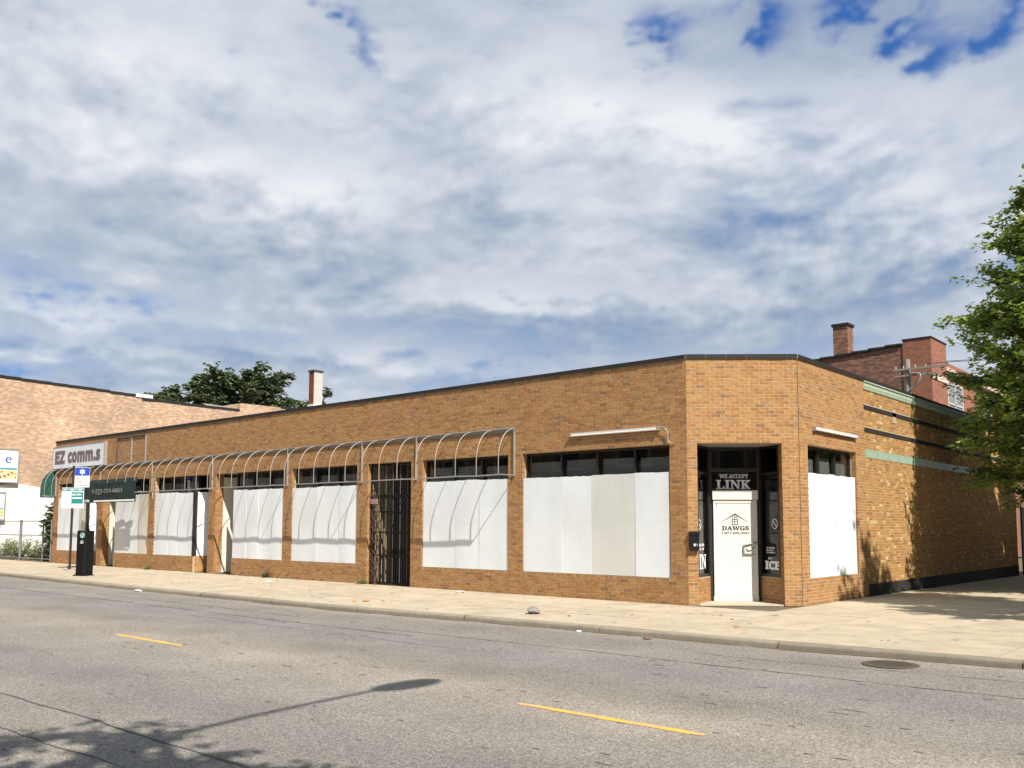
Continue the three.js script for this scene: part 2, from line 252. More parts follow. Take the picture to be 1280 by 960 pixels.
{ // dirt gathered along the kerb foot, and flakes and stains trodden into the slabs
  for (let x = -46; x < 8.6; x += 6) { const l = []; for (let k = 0; k <= 40; k++) { const q = x + k * 0.15; l.push([q, KERB + 0.03 + rr(0, 0.03), Math.max(0.15, 0.7 + fbm(q * 0.8, 1, 4, 3) * 1.6 + rr(-0.2, 0.2))]); } part('gutter_dirt', ribbon(l, 0.1, 0.005), M.soil, road); }
  const b = new MB(); for (let i = 0; i < 260; i++) { const x = rr(-26, 8.5), z = rr(0.15, 4.1), w = rr(0.008, 0.03), l = rr(0.02, 0.1), ring = []; for (let k = 0; k < 6; k++) { const t = k / 6 * 6.283, s = rr(0.5, 1.2), X = x + Math.cos(t) * l * s, Z = z - Math.sin(t) * w * s; ring.push(V(X, paveY(X, Z) + 0.0055, Z)); } for (let k = 1; k < 5; k += 2) b.quad(ring[0], ring[k], ring[k + 1], ring[Math.min(k + 2, 5)], [[0, 0], [1, 0], [1, 1], [0, 1]]); }
  part('trodden_flakes', b.geo(), std({ color: lin(0.27, 0.225, 0.17), roughness: 1 }), pavement).userData.kind = 'stuff';
}
structure('opposite_sidewalk', sheet(-110, 60, 14.85, 21, 40, 6, () => 0.0, null), concretes[1]);
structure('vacant_lot', sheet(-62, -31, -60, -0.02, 12, 12, (x, z) => 0.012 + fbm(x * 0.4, z * 0.4, 1, 3) * 0.03, null), M.soil);
{ const t = thing('manhole_cover', 'round rusty brown iron manhole cover set in the road beside the kerb', 'manhole cover'); const y = roadY(5.67, 4.9); t.position.set(5.67, y, 4.95);
  const rim = new THREE.LatheGeometry([[0.27, 0], [0.27, 0.008], [0.31, 0.008], [0.34, 0.002]].map((q) => new THREE.Vector2(...q)), 40); part('rim', rim, M.iron, t);
  const disc = new THREE.CylinderGeometry(0.262, 0.262, 0.012, 40); disc.translate(0, 0.003, 0); part('cover', disc, M.iron, t);
  for (let i = -4; i <= 4; i++) { const hw = Math.sqrt(0.24 * 0.24 - (i * 0.05) ** 2); part('tread_bar', box(-hw, hw, 0.008, 0.013, i * 0.05 - 0.011, i * 0.05 + 0.011), M.iron, t); } }

// ---------------------------------------------------------------- the corner store
const loader = new FontLoader();
const SANS = await loader.loadAsync('fonts/droid/droid_sans_bold.typeface.json'), SERIF = await loader.loadAsync('fonts/droid/droid_serif_bold.typeface.json');
// lettering of given width and height standing on a wall frame
function lettering(text, font, f, u, v, w, h, d, depth = 0.004, fat = 0) {
  const g = new TextGeometry(text, { font, size: 1, depth: 1, curveSegments: 3, bevelEnabled: fat > 0, bevelSize: fat, bevelThickness: 0.1, bevelSegments: 1 }); g.computeBoundingBox(); const b = g.boundingBox;
  g.translate(-b.min.x, -b.min.y, 0); g.scale(w / (b.max.x - b.min.x), h / (b.max.y - b.min.y), depth);
  const m = new THREE.Matrix4().makeBasis(f.U, V(0, 1, 0), f.N); m.setPosition(f.at(u, v, d)); g.applyMatrix4(m); g.computeVertexNormals(); return g;
}
// small print too far away to read: strokes of letter height
function smallPrint(f, u, v, w, h, d) { const m = new MB(); let x = u; while (x < u + w - h * 0.3) { const k = Math.min(h * rr(0.35, 0.7), u + w - x); if (rnd() > 0.14) { m.box(f, x, x + k * 0.34, v, v + h, d, d + 0.003); if (rnd() < 0.6) m.box(f, x + k * 0.34, x + k * 0.8, v + h * pick([0, 0.4, 0.75]), v + h * pick([0.8, 1]), d, d + 0.0028); } x += k * 1.15; } return m.geo(); }
const CO = 5.12 / 75, L = 0.2032, J = 0.0056, A_ = 1.7944, B_ = 1.4574, WCH = Math.hypot(A_, B_), LEN = 30.96, E_ = 5.217, SIDE_END = 20.2;
const SILL = 8 * CO, HEAD = 49 * CO, TOP = 75 * CO, BOARD_TOP = 2.77;
const front = frame(V(-LEN, 0, 0), V(1, 0, 0)), corner = frame(V(0, 0, 0), V(A_ / WCH, 0, -B_ / WCH)), flank = frame(V(A_, 0, -B_), V(0, 0, -1)), side = frame(V(A_ - 0.015, 0, -E_), V(0, 0, -1));
const F = (x) => x + LEN;
const store = thing('corner_store', 'long single storey tan brick corner store with boarded windows and angled corner entrance', 'building');
const faceTones = [[0.405, 0.2, 0.071], [0.425, 0.218, 0.08], [0.385, 0.182, 0.062], [0.44, 0.234, 0.088], [0.355, 0.162, 0.055], [0.4, 0.208, 0.081], [0.32, 0.156, 0.061], [0.27, 0.143, 0.07], [0.4, 0.175, 0.066], [0.34, 0.205, 0.1]];
const faceWeights = [0, 0, 1, 1, 2, 2, 3, 3, 4, 5, 5, 0, 1, 2, 6, 5, 3, 0, 1, 9, 4, 5, 1, 7, 3, 8];
const sideTones = [[0.43, 0.225, 0.07], [0.4, 0.2, 0.06], [0.46, 0.25, 0.083], [0.35, 0.17, 0.052], [0.29, 0.14, 0.05], [0.5, 0.31, 0.12], [0.6, 0.43, 0.21], [0.4, 0.215, 0.075]];
const sideWeights = [0, 0, 0, 1, 1, 1, 2, 2, 3, 3, 4, 0, 1, 5, 0, 7, 2, 1, 3, 6];
const rawBrick = new MB(true), lateBrick = new MB(true);
function putBrick(f, b, tones, weights) {
  const c = tones[pick(weights)], k = rr(0.9, 1.09), d = rr(-0.0015, 0.0012);
  rawBrick.box(f, b[0], b[1], b[2], b[3], -0.1, d, { col: [c[0] * k, c[1] * k, c[2] * k], ou: rr(0, 9), ov: rr(0, 9), back: false });
}
// courses of running bond over [0, w] with openings [u0, u1, v0, v1] left free
function courses(w, from, to, openings, each, rowlocks = []) {
  for (let j = from; j < to; j++) {
    const v0 = j * CO, mid = v0 + CO / 2, cut = openings.filter((o) => mid > o[2] && mid < o[3]).sort((a, b) => a[0] - b[0]);
    let spans = [], at = 0; for (const o of cut) { if (o[0] > at) spans.push([at, o[0]]); at = Math.max(at, o[1]); } if (at < w) spans.push([at, w]);
    const lock = rowlocks.filter((q) => q[2] === j);
    for (const s of spans) {
      const subs = []; let a = s[0]; for (const q of lock) if (q[0] >= s[0] - 0.02 && q[1] <= s[1] + 0.02) { if (q[0] > a) subs.push([a, q[0], L]); subs.push([q[0], q[1], CO]); a = q[1]; } if (a < s[1]) subs.push([a, s[1], L]);
      for (const [u0, u1, mod] of subs) { const off = mod === L ? (j % 2) * L / 2 : 0; for (let k = Math.floor((u0 - off) / mod); k * mod + off < u1; k++) { const x0 = Math.max(u0, k * mod + off + J), x1 = Math.min(u1, (k + 1) * mod + off - J); if (x1 - x0 > 0.03) each([x0, x1, v0 + J, v0 + CO - J]); } }
    }
  }
}
const bodyBoxes = (f, rects, t = 0.3) => { const m = new MB(); for (const [u0, u1, v0, v1] of rects) m.box(f, u0, u1, v0, v1, -t, -0.0035); return m.geo(); };
// front: openings in metres from the corner
const bays = [ // x0, x1, kind
  [-30.5, -27.75, 'window'], [-27.75, -26.78, 'doorL'], [-26.35, -25.3, 'doorR'], [-25.3, -22.66, 'window'], [-22.2, -19.42, 'window'], [-19.42, -18.5, 'doorL'], [-18.08, -17.02, 'doorR'], [-17.02, -14.2, 'window'],
  [-13.75, -10.66, 'window'], [-10.18, -8.4, 'gate'], [-7.96, -4.94, 'window'], [-4.48, -0.42, 'window']];
const frontOpenings = bays.map(([a, b, k]) => [F(a), F(b), k === 'window' ? SILL : 0, HEAD]);
const piers = [[-30.96, -30.5], [-26.78, -26.35], [-22.66, -22.2], [-18.5, -18.08], [-14.2, -13.75], [-10.66, -10.18], [-8.4, -7.96], [-4.94, -4.48], [-0.42, 0]];
const frontWall = part('front_wall', bodyBoxes(front, [[0, LEN, HEAD + 0.005, TOP], ...piers.map(([a, b]) => [F(a) + (a > -30.9 ? 0.005 : 0), F(b) - (b < 0 ? 0.005 : 0), 0, HEAD + 0.005]), ...bays.filter((b) => b[2] === 'window').map(([a, b]) => [F(a) - 0.005, F(b) + 0.005, 0, SILL - 0.005])]), M.mortar, store);
courses(LEN, 0, 75, frontOpenings, (b) => putBrick(front, b, faceTones, faceWeights), bays.filter((b) => b[2] === 'window').map(([a, b]) => [F(a), F(b), 7]));
// chamfered corner: every brick of the wall over the entrance is a piece of its own
const cornerWall = part('corner_wall', bodyBoxes(corner, [[0.1, WCH - 0.1, HEAD + 0.005, TOP], [0, 0.1, HEAD + 0.005, TOP], [WCH - 0.1, WCH, HEAD + 0.005, TOP], [0, 0.205, 0, HEAD + 0.005], [1.955, WCH, 0, HEAD + 0.005]], 0.24), M.mortar, store);
const brickMats = faceTones.map((c) => std({ color: lin(...c), map: rep(brickMap, 2.4), bumpMap: rep(bumpMap, 5), bumpScale: 0.003, roughness: 0.9 }));
{
  const shapes = new Map(); let n = 0;
  const shape = (w, k) => { const key = w.toFixed(3) + k; if (!shapes.has(key)) { const m = new MB(); m.box(WORLD, -w / 2, w / 2, -(CO / 2 - J), CO / 2 - J, -0.06, 0, { ou: k * 1.37, ov: k * 2.1, back: false }); shapes.set(key, m.geo()); } return shapes.get(key); };
  const basis = new THREE.Matrix4().makeBasis(corner.U, V(0, 1, 0), corner.N), q = new THREE.Quaternion().setFromRotationMatrix(basis);
  const list = []; courses(WCH, 0, 75, [[0.21, 1.95, 0, HEAD]], (b) => list.push(b)); list.sort((a, b) => b[2] - a[2]);
  for (const b of list) {
    if (n++ < 300) { const o = part('brick', shape(b[1] - b[0], Math.floor(rr(0, 3))), brickMats[pick(faceWeights)], cornerWall); o.quaternion.copy(q); o.position.copy(corner.at((b[0] + b[1]) / 2, (b[2] + b[3]) / 2, rr(-0.0015, 0.0012))); } else putBrick(corner, b, faceTones, faceWeights);
  }
}
// flank of the corner, with its boarded window, and the older wall beyond it
const WF = E_ - B_, W8 = [0.43, 3.17];
part('flank_wall', bodyBoxes(flank, [[0, WF, HEAD + 0.005, TOP], [0, W8[0] - 0.005, 0, HEAD + 0.005], [W8[1] + 0.005, WF, 0, HEAD + 0.005], [W8[0] - 0.005, W8[1] + 0.005, 0, SILL - 0.005]]), M.mortar, store);
courses(WF, 0, 75, [[W8[0], W8[1], SILL, HEAD]], (b) => putBrick(flank, b, faceTones, faceWeights), [[W8[0], W8[1], 7]]);
const WS = SIDE_END - E_;
const sideWall = part('side_wall', bodyBoxes(side, [[0, WS, -0.2, TOP]]), M.mortar, store);
courses(WS, 4, 72, [[0, WS, 48 * CO, 50.5 * CO], [0, WS, 57 * CO, 58.6 * CO], [0, WS, 65 * CO, 66.6 * CO]], (b) => putBrick(side, b, sideTones, sideWeights));
part('black_plinth', box(0, WS, -0.18, 4 * CO, -0.05, 0.012, side), M.plinth, store);
for (const j of [57, 65]) part('dark_band', box(0, WS, j * CO + 0.003, j * CO + 1.62 * CO, -0.05, 0.012, side), M.bandDark, store);
for (let u = 0; u < WS - 0.1; u += 0.6) part('terracotta_tile', box(u + 0.003, Math.min(u + 0.597, WS), 49 * CO + 0.002 - 0.066, 52 * CO - 0.072, -0.05, 0.006 + rr(0, 0.003), side), M.terracotta, store);
part('sealant_joint', box(-0.008, 0.006, 0, TOP, 0.0005, 0.003, flank), std({ color: lin(0.12, 0.1, 0.08), roughness: 0.9 }), store);
{ const m = new MB(); m.box(side, 0, WS, 72 * CO + 0.002, 75 * CO, -0.05, 0.02); part('cornice', m.geo(), M.terracotta, store);
  const d = new MB(); for (let u = 0.02; u < WS - 0.1; u += 0.115) { const g = new THREE.SphereGeometry(0.5, 6, 5); g.scale(0.06, 0.11, 0.08); const c = side.at(u + 0.05, 73.5 * CO, 0.02); g.translate(c.x, c.y, c.z); d.add(g); d.box(side, u - 0.008, u + 0.006, 72.3 * CO, 74.7 * CO, 0, 0.045); }
  d.box(side, 0, WS, 74.6 * CO, 75 * CO, 0.02, 0.06); const o = part('cornice_ornament', d.geo(), M.terracottaPale, store); o.userData.kind = 'stuff';
  part('vent_plate', box(2.05, 2.32, 4.28, 4.62, -0.02, 0.012, side), std({ color: lin(0.5, 0.36, 0.29), roughness: 0.9, map: rep(brickMap, 4) }), store); }
{ const o = part('brick_courses', rawBrick.geo(), M.bricks, store); o.userData.kind = 'stuff'; }
// coping tiles
function copingRun(f, w, from, step, d0 = -0.3) {
  for (let u = from; u < w - 0.02; u += step) { const e = Math.min(u + step, w), m = new MB(); m.box(f, u + 0.006, e - 0.006, TOP + 0.004, TOP + 0.085, d0, 0.035 + rr(-0.004, 0.004)); m.box(f, u + 0.006, e - 0.006, TOP + 0.085, TOP + 0.105, d0 + 0.06, -0.03); part('coping_tile', m.geo(), M.coping, store); }
  part('coping_joints', box(from, w, TOP + 0.002, TOP + 0.078, d0 + 0.01, 0.022, f), M.copingJoint, store);
}
copingRun(front, LEN, 0, 0.61); copingRun(corner, WCH, 0.0, WCH / 5.5); copingRun(flank, WF + WS, 0, 0.61);
// roof, back and end walls
{ const s = new THREE.Shape([[-LEN + 0.1, 0.1], [-0.1, 0.1], [A_ - 0.1, B_], [A_ - 0.1, SIDE_END - 0.1], [-LEN + 0.1, SIDE_END - 0.1]].map(([x, y]) => new THREE.Vector2(x, y))); const g = new THREE.ExtrudeGeometry(s, { depth: 0.15, bevelEnabled: false }); g.rotateX(-Math.PI / 2); g.translate(0, 4.6, 0); part('roof', g, M.roofing, store); }
part('rear_wall', box(-LEN, A_ - 0.32, -0.2, TOP, -SIDE_END, -SIDE_END + 0.3), M.mortar, store);
part('end_wall', box(-LEN, -LEN + 0.3, -0.2, TOP, -SIDE_END + 0.3, -0.301), M.mortar, store);

// boards of painted plywood, slightly bowed
const boardMats = [[0.765, 0.8, 0.84], [0.745, 0.775, 0.81], [0.785, 0.815, 0.85], [0.65, 0.655, 0.64], [0.62, 0.59, 0.52]].map((c) => std({ color: lin(...c), map: rep(boardMap, 0.37), roughness: 0.6, bumpMap: rep(bumpMap, 0.9), bumpScale: 0.0025 }));
function board(f, u0, u1, v0, v1, d, mat, bow = 0.011) {
  const nx = 10, ny = 10, p = [], t = [], idx = [], b1 = rr(-bow, bow), b2 = rr(-bow, bow), tw = rr(-bow, bow) * 0.6, tilt = rr(-0.003, 0.003), ou = rr(0, 3), jag = Array.from({ length: nx + 1 }, () => rr(-0.012, 0.004));
  for (const s of [1, 0]) for (let j = 0; j <= ny; j++) for (let i = 0; i <= nx; i++) { const x = i / nx, y = j / ny, q = f.at(lerp(u0, u1, x), lerp(v0, v1, y) + (j === ny ? jag[i] : 0), d + (s ? 0.013 : 0) + b1 * Math.sin(x * 3.14) + b2 * Math.sin(y * 3.14) * (x - 0.5) * 2 + tw * (x - 0.5) * (y - 0.5) * 4 + tilt * (x - 0.5)); p.push(q.x, q.y, q.z); t.push(lerp(u0, u1, x) + ou, lerp(v0, v1, y)); }
  const n = (nx + 1) * (ny + 1), k = (s, i, j) => s * n + j * (nx + 1) + i;
  for (let j = 0; j < ny; j++) for (let i = 0; i < nx; i++) idx.push(k(0, i, j), k(0, i + 1, j), k(0, i + 1, j + 1), k(0, i, j), k(0, i + 1, j + 1), k(0, i, j + 1));
  for (let i = 0; i < nx; i++) { idx.push(k(0, i, ny), k(0, i + 1, ny), k(1, i + 1, ny), k(0, i, ny), k(1, i + 1, ny), k(1, i, ny)); idx.push(k(1, i, 0), k(1, i + 1, 0), k(0, i + 1, 0), k(1, i, 0), k(0, i + 1, 0), k(0, i, 0)); }
  for (let j = 0; j < ny; j++) { idx.push(k(0, nx, j), k(1, nx, j), k(1, nx, j + 1), k(0, nx, j), k(1, nx, j + 1), k(0, nx, j + 1)); idx.push(k(1, 0, j), k(0, 0, j), k(0, 0, j + 1), k(1, 0, j), k(0, 0, j + 1), k(1, 0, j + 1)); }
  let g = new THREE.BufferGeometry(); g.setAttribute('position', new THREE.Float32BufferAttribute(p, 3)); g.setAttribute('uv', new THREE.Float32BufferAttribute(t, 2)); g.setIndex(idx); g = g.toNonIndexed(); g.computeVertexNormals();
  // smooth the broad faces, keep the edges sharp
  return part('window_board', g, mat, store);
}
function transom(f, u0, u1, v0, v1, mull, d = -0.17) {
  const m = new MB(), e = 0.05; m.box(f, u0, u1, v1 - e, v1, d - 0.05, d + 0.02); m.box(f, u0, u1, v0, v0 + e, d - 0.05, d + 0.02);
  const xs = [u0, ...mull, u1]; for (const x of xs) m.box(f, Math.max(u0, x - e / 2), Math.min(u1, x + e / 2) + (x === u0 ? e / 2 : 0), v0 + e, v1 - e, d - 0.05, d + 0.03);
  const w = part('transom_window', m.geo(), M.frameDark, store);
  for (let i = 1; i < xs.length; i++) { part('pane', box(xs[i - 1] + e / 2 + 0.001, xs[i] - e / 2 - 0.001, v0 + e, v1 - e, d - 0.012, d - 0.008, f), M.glass, w); part('blind', box(xs[i - 1] + 0.09, xs[i] - 0.09, v0 - 0.02, v1 - rr(0.19, 0.24), d - 0.1, d - 0.07, f), M.blind, w); }
}
part('floor', box(-LEN + 0.3, A_ - 0.3, -0.02, 0.012, -SIDE_END + 0.3, -0.31 - B_), M.interior, store); part('interior_partition', box(-LEN + 0.3, -1.6, 0.012, 4.6, -6.1, -6), M.interior, store); part('interior_partition', box(-1.7, -1.6, 0.012, 4.6, -SIDE_END + 0.3, -6.1), M.interior, store);
const joints = new Map([[-30.5, [[-29.5, 0], [-28.5, 2], [-27.8, 4]]], [-25.3, [[-24.22, 1], [-23.47, 0], [-22.68, 4]]], [-22.2, [[-21.21, 0], [-20.54, 2], [-19.56, 0]]], [-17.02, [[-16.25, 1], [-15.56, 0], [-14.86, 2], [-14.22, 0]]], [-13.75, [[-12.53, 1], [-11.47, 2], [-10.68, 0]]], [-7.96, [[-6.73, 0], [-5.91, 1], [-4.95, 0]]], [-4.48, [[-3.3, 0], [-2.46, 2], [-1.3, 3], [-0.44, 0]]]]);
for (const [a, b, kind] of bays) {
  if (kind === 'window') {
    let u = F(a) + 0.012; for (const [x, m] of joints.get(a)) { board(front, u + 0.003, F(x) - 0.003, SILL + 0.004, BOARD_TOP + rr(-0.015, 0.012), -0.035 + rr(-0.004, 0.004), boardMats[m]); u = F(x); }
    const n = a === -4.48 ? 4 : 3, mull = n === 4 ? [-3.41, -2.38, -1.38].map(F) : [1, 2].map((k) => lerp(F(a), F(b), k / 3)); transom(front, F(a) + 0.004, F(b) - 0.004, BOARD_TOP - 0.1, HEAD - 0.002, mull);
    if (b === -19.42 || b === -27.75) part('corner_post', box(F(b) - 0.13, F(b) - 0.005, SILL, HEAD, -0.2, -0.02, front), M.frameDark, store);
  }
}
// recessed doorways: splayed boards, dark door behind
for (const [a, b, kind] of bays) if (kind === 'doorL' || kind === 'doorR') {
  const l = kind === 'doorL', f = l ? frame(V(a, 0, -0.06), V(0.42, 0, -0.84).normalize()) : frame(V(a, 0, -0.3), V(0.2, 0, -0.6).normalize()), w = l ? 0.939 : 0.632;
  if (l) { part('knee_wall', box(0, w, 0, SILL, -0.06, -0.0055, f), M.mortar, store); const mb = rawBrickExtra(); courses(w, 0, 8, [], (q) => mb(f, q)); board(f, 0.06, w, SILL + 0.01, BOARD_TOP, -0.03, boardMats[2], 0.003); part('splay_post', box(0, 0.06, SILL, HEAD, -0.05, 0.01, f), M.frameDark, store); } else board(f, 0.0, w, 0.03, HEAD - 0.1, -0.03, boardMats[4], 0.003);
  part('recessed_door', box(F(a) - 0.1, F(b) + 0.1, 0, HEAD + 0.02, -0.99, -0.93, front), l ? M.blind : M.shadedDoor, store); part('recess_ceiling', box(F(a) - 0.2, F(b) + 0.2, HEAD + 0.01, HEAD + 0.06, -0.93, -0.301, front), M.interior, store);
  part('recess_side', box(F(b) + 0.01, F(b) + 0.05, 0, HEAD, -0.93, -0.301, front), M.mortar, store);
  if (!l) { const pf = frame(V(a, 0, 0), V(0, 0, -1)); const mb = rawBrickExtra(); courses(0.29, 0, 49, [], (q) => mb(pf, q)); }
}
function rawBrickExtra() { return (f, b) => putBrick2(f, b); }

// the last bricks: returns of piers and knee walls
function putBrick2(f, b) { const c = faceTones[pick(faceWeights)], k = rr(0.88, 1.1); lateBrick.box(f, b[0] + 0.002, b[1], b[2], b[3], -0.02, 0.0005 + rr(0, 0.001), { col: [c[0] * k, c[1] * k, c[2] * k], ou: rr(0, 9), ov: rr(0, 9), back: false }); }
// security gate bay
{
  const a = F(-10.18), b = F(-8.4), bar = (m, u0, u1, v0, v1, d0 = -0.13, d1 = -0.105) => m.box(front, u0, u1, v0, v1, d0, d1);
  const m = new MB(); bar(m, a + 0.01, a + 0.06, 0.02, HEAD - 0.01); bar(m, b - 0.06, b - 0.01, 0.02, HEAD - 0.01); for (const v of [0.04, 0.78, 1.42, 1.98, 2.38, HEAD - 0.05]) bar(m, a + 0.06, b - 0.06, v, v + (v === 2.38 ? 0.09 : 0.04)); for (const u of [0.92, 1.32]) bar(m, a + u - 0.02, a + u + 0.02, 0.08, 2.38, -0.125, -0.1);
  const gate = part('security_gate', m.geo(), M.black, store);
  for (let k = 1; k < 17; k++) { const u = lerp(a + 0.06, b - 0.06, k / 17); part('bar', box(u - 0.009, u + 0.009, 0.08, HEAD - 0.05, -0.124, -0.108, front), k % 3 ? M.black : M.railDark, gate); }
  const rust = std({ color: lin(0.11, 0.068, 0.055), roughness: 0.85, metalness: 0.2, bumpMap: rep(bumpMap, 8), bumpScale: 0.004 });
  for (let k = 0; k < 5; k++) part('folding_bar', box(a + 0.05 + k * 0.085, a + 0.066 + k * 0.085, 0.06, 2.5, -0.085, -0.07, front), rust, gate);
  for (let k = 0; k < 8; k++) for (const s of [0, 1]) { const y = 0.12 + k * 0.3; part('lattice_strip', rod(front.at(a + (s ? 0.4 : 0.055), y, -0.065), front.at(a + (s ? 0.055 : 0.4), y + 0.3, -0.065), 0.009, 5), rust, gate); }
  part('lock_box', box(a + 0.1, a + 0.36, 2.22, 2.36, -0.062, -0.03, front), std({ color: lin(0.3, 0.19, 0.16), roughness: 0.7 }), gate);
  part('recessed_door', box(a - 0.05, b + 0.05, 0, HEAD + 0.02, -0.99, -0.93, front), M.shadedDoor, store); part('recess_ceiling', box(a - 0.2, b + 0.2, HEAD + 0.01, HEAD + 0.06, -0.93, -0.301, front), M.interior, store);
  for (const u of [a - 0.05, b + 0.01]) part('recess_side', box(u, u + 0.04, 0, HEAD, -0.93, -0.301, front), M.mortar, store);
}
// flank window
{ let u = W8[0] + 0.01; for (const [x, m] of [[3.01 - B_, 0], [3.41 - B_, 2], [W8[1] - 0.01, 1]]) { board(flank, u + 0.011, x - 0.011, SILL + 0.004, BOARD_TOP + rr(-0.01, 0.01), -0.038 + rr(-0.012, 0.008), boardMats[m]); u = x; }
  transom(flank, W8[0] + 0.004, W8[1] - 0.004, BOARD_TOP - 0.1, HEAD - 0.002, [1.33, 2.25]); }
// corner entrance
const at = (s, d) => corner.at(s, 0, -d), splay = (a, b) => { const p = at(...a), q = at(...b); return [frame(p, V(0, 0, 0).subVectors(q, p).normalize()), p.distanceTo(q)]; };
const [spL, wL] = splay([0.25, 0.22], [0.62, 0.9]), [spR, wR] = splay([1.68, 0.9], [1.93, 0.22]), [inL, wi] = splay([0.2095, 0], [0.235, 0.25]), [inR] = splay([1.935, 0.25], [1.9505, 0]);
const entry = frame(corner.at(0, 0, -0.9), corner.U);
for (const [f, w] of [[spL, wL], [spR, wR]]) {
  part('knee_wall', box(-0.03, w, 0, SILL + 0.02, -0.08, -0.0055, f), M.mortar, store); courses(w, 0, 8, [], (q) => putBrick2(f, q));
  const m = new MB(); for (const u of [0, w - 0.05]) m.box(f, u, u + 0.05, SILL + 0.02, HEAD, -0.06, 0.0); for (const v of [SILL + 0.02, 2.72, HEAD - 0.06]) m.box(f, 0.05, w - 0.05, v, v + 0.06, -0.06, 0.0);
  const win = part('shop_window', m.geo(), M.frameDark, store); part('pane', box(0.051, w - 0.051, SILL + 0.08, 2.72, -0.035, -0.03, f), M.tintedGlass, win); part('pane', box(0.051, w - 0.051, 2.78, HEAD - 0.06, -0.035, -0.03, f), M.tintedGlass, win);
}
for (const f of [inL, inR]) courses(wi, 0, 49, [], (q) => putBrick2(f, q));
part('entry_ceiling', (() => { const s = new THREE.Shape([[0.2, 0.02], [1.96, 0.02], [1.96, 0.3], [1.75, 1], [0.55, 1], [0.2, 0.3]].map(([x, y]) => { const q = at(x, y); return new THREE.Vector2(q.x, -q.z); })); const g = new THREE.ExtrudeGeometry(s, { depth: 0.05, bevelEnabled: false }); g.rotateX(-Math.PI / 2); g.translate(0, HEAD - 0.006, 0); return g; })(), M.interior, store);
part('door_step', (() => { const s = new THREE.Shape([[0.23, 0.03], [1.94, 0.03], [1.93, 0.22], [1.68, 0.93], [0.62, 0.93], [0.25, 0.22]].map(([x, y]) => { const q = at(x, y); return new THREE.Vector2(q.x, -q.z); })); const g = new THREE.ExtrudeGeometry(s, { depth: 0.03, bevelEnabled: false }); g.rotateX(-Math.PI / 2); return g; })(), std({ color: lin(0.6, 0.57, 0.51), map: rep(concreteMap, 0.8), roughness: 0.9 }), store);
{ const m = new MB(); m.box(entry, 0.6, 0.665, 0.03, HEAD, -0.08, 0.02); m.box(entry, 1.635, 1.7, 0.03, HEAD, -0.08, 0.02); m.box(entry, 0.665, 1.635, 2.38, 2.42, -0.08, 0.0); m.box(entry, 0.665, 1.635, 2.8, 2.88, -0.08, 0.01); m.box(entry, 0.665, 1.635, HEAD - 0.06, HEAD, -0.08, 0.01);
  const fr = part('door_frame', m.geo(), M.frameDark, store); part('pane', box(0.666, 1.634, 2.881, HEAD - 0.061, -0.045, -0.04, entry), M.glass, fr); part('pane', box(0.666, 1.634, 2.421, 2.799, -0.045, -0.04, entry), M.glass, fr); }
const INK = { white: std({ color: lin(0.82, 0.82, 0.83), roughness: 0.6 }), black: std({ color: lin(0.02, 0.02, 0.02), roughness: 0.6 }), grey: std({ color: lin(0.22, 0.22, 0.2), roughness: 0.6 }), plum: std({ color: lin(0.16, 0.115, 0.125), roughness: 0.7 }), blue: std({ color: lin(0.02, 0.055, 0.42), roughness: 0.5 }), teal: std({ color: lin(0.02, 0.2, 0.19), roughness: 0.5 }), red: std({ color: lin(0.5, 0.03, 0.06), roughness: 0.5 }), paleGreen: std({ color: lin(0.55, 0.6, 0.56), roughness: 0.7 }) };
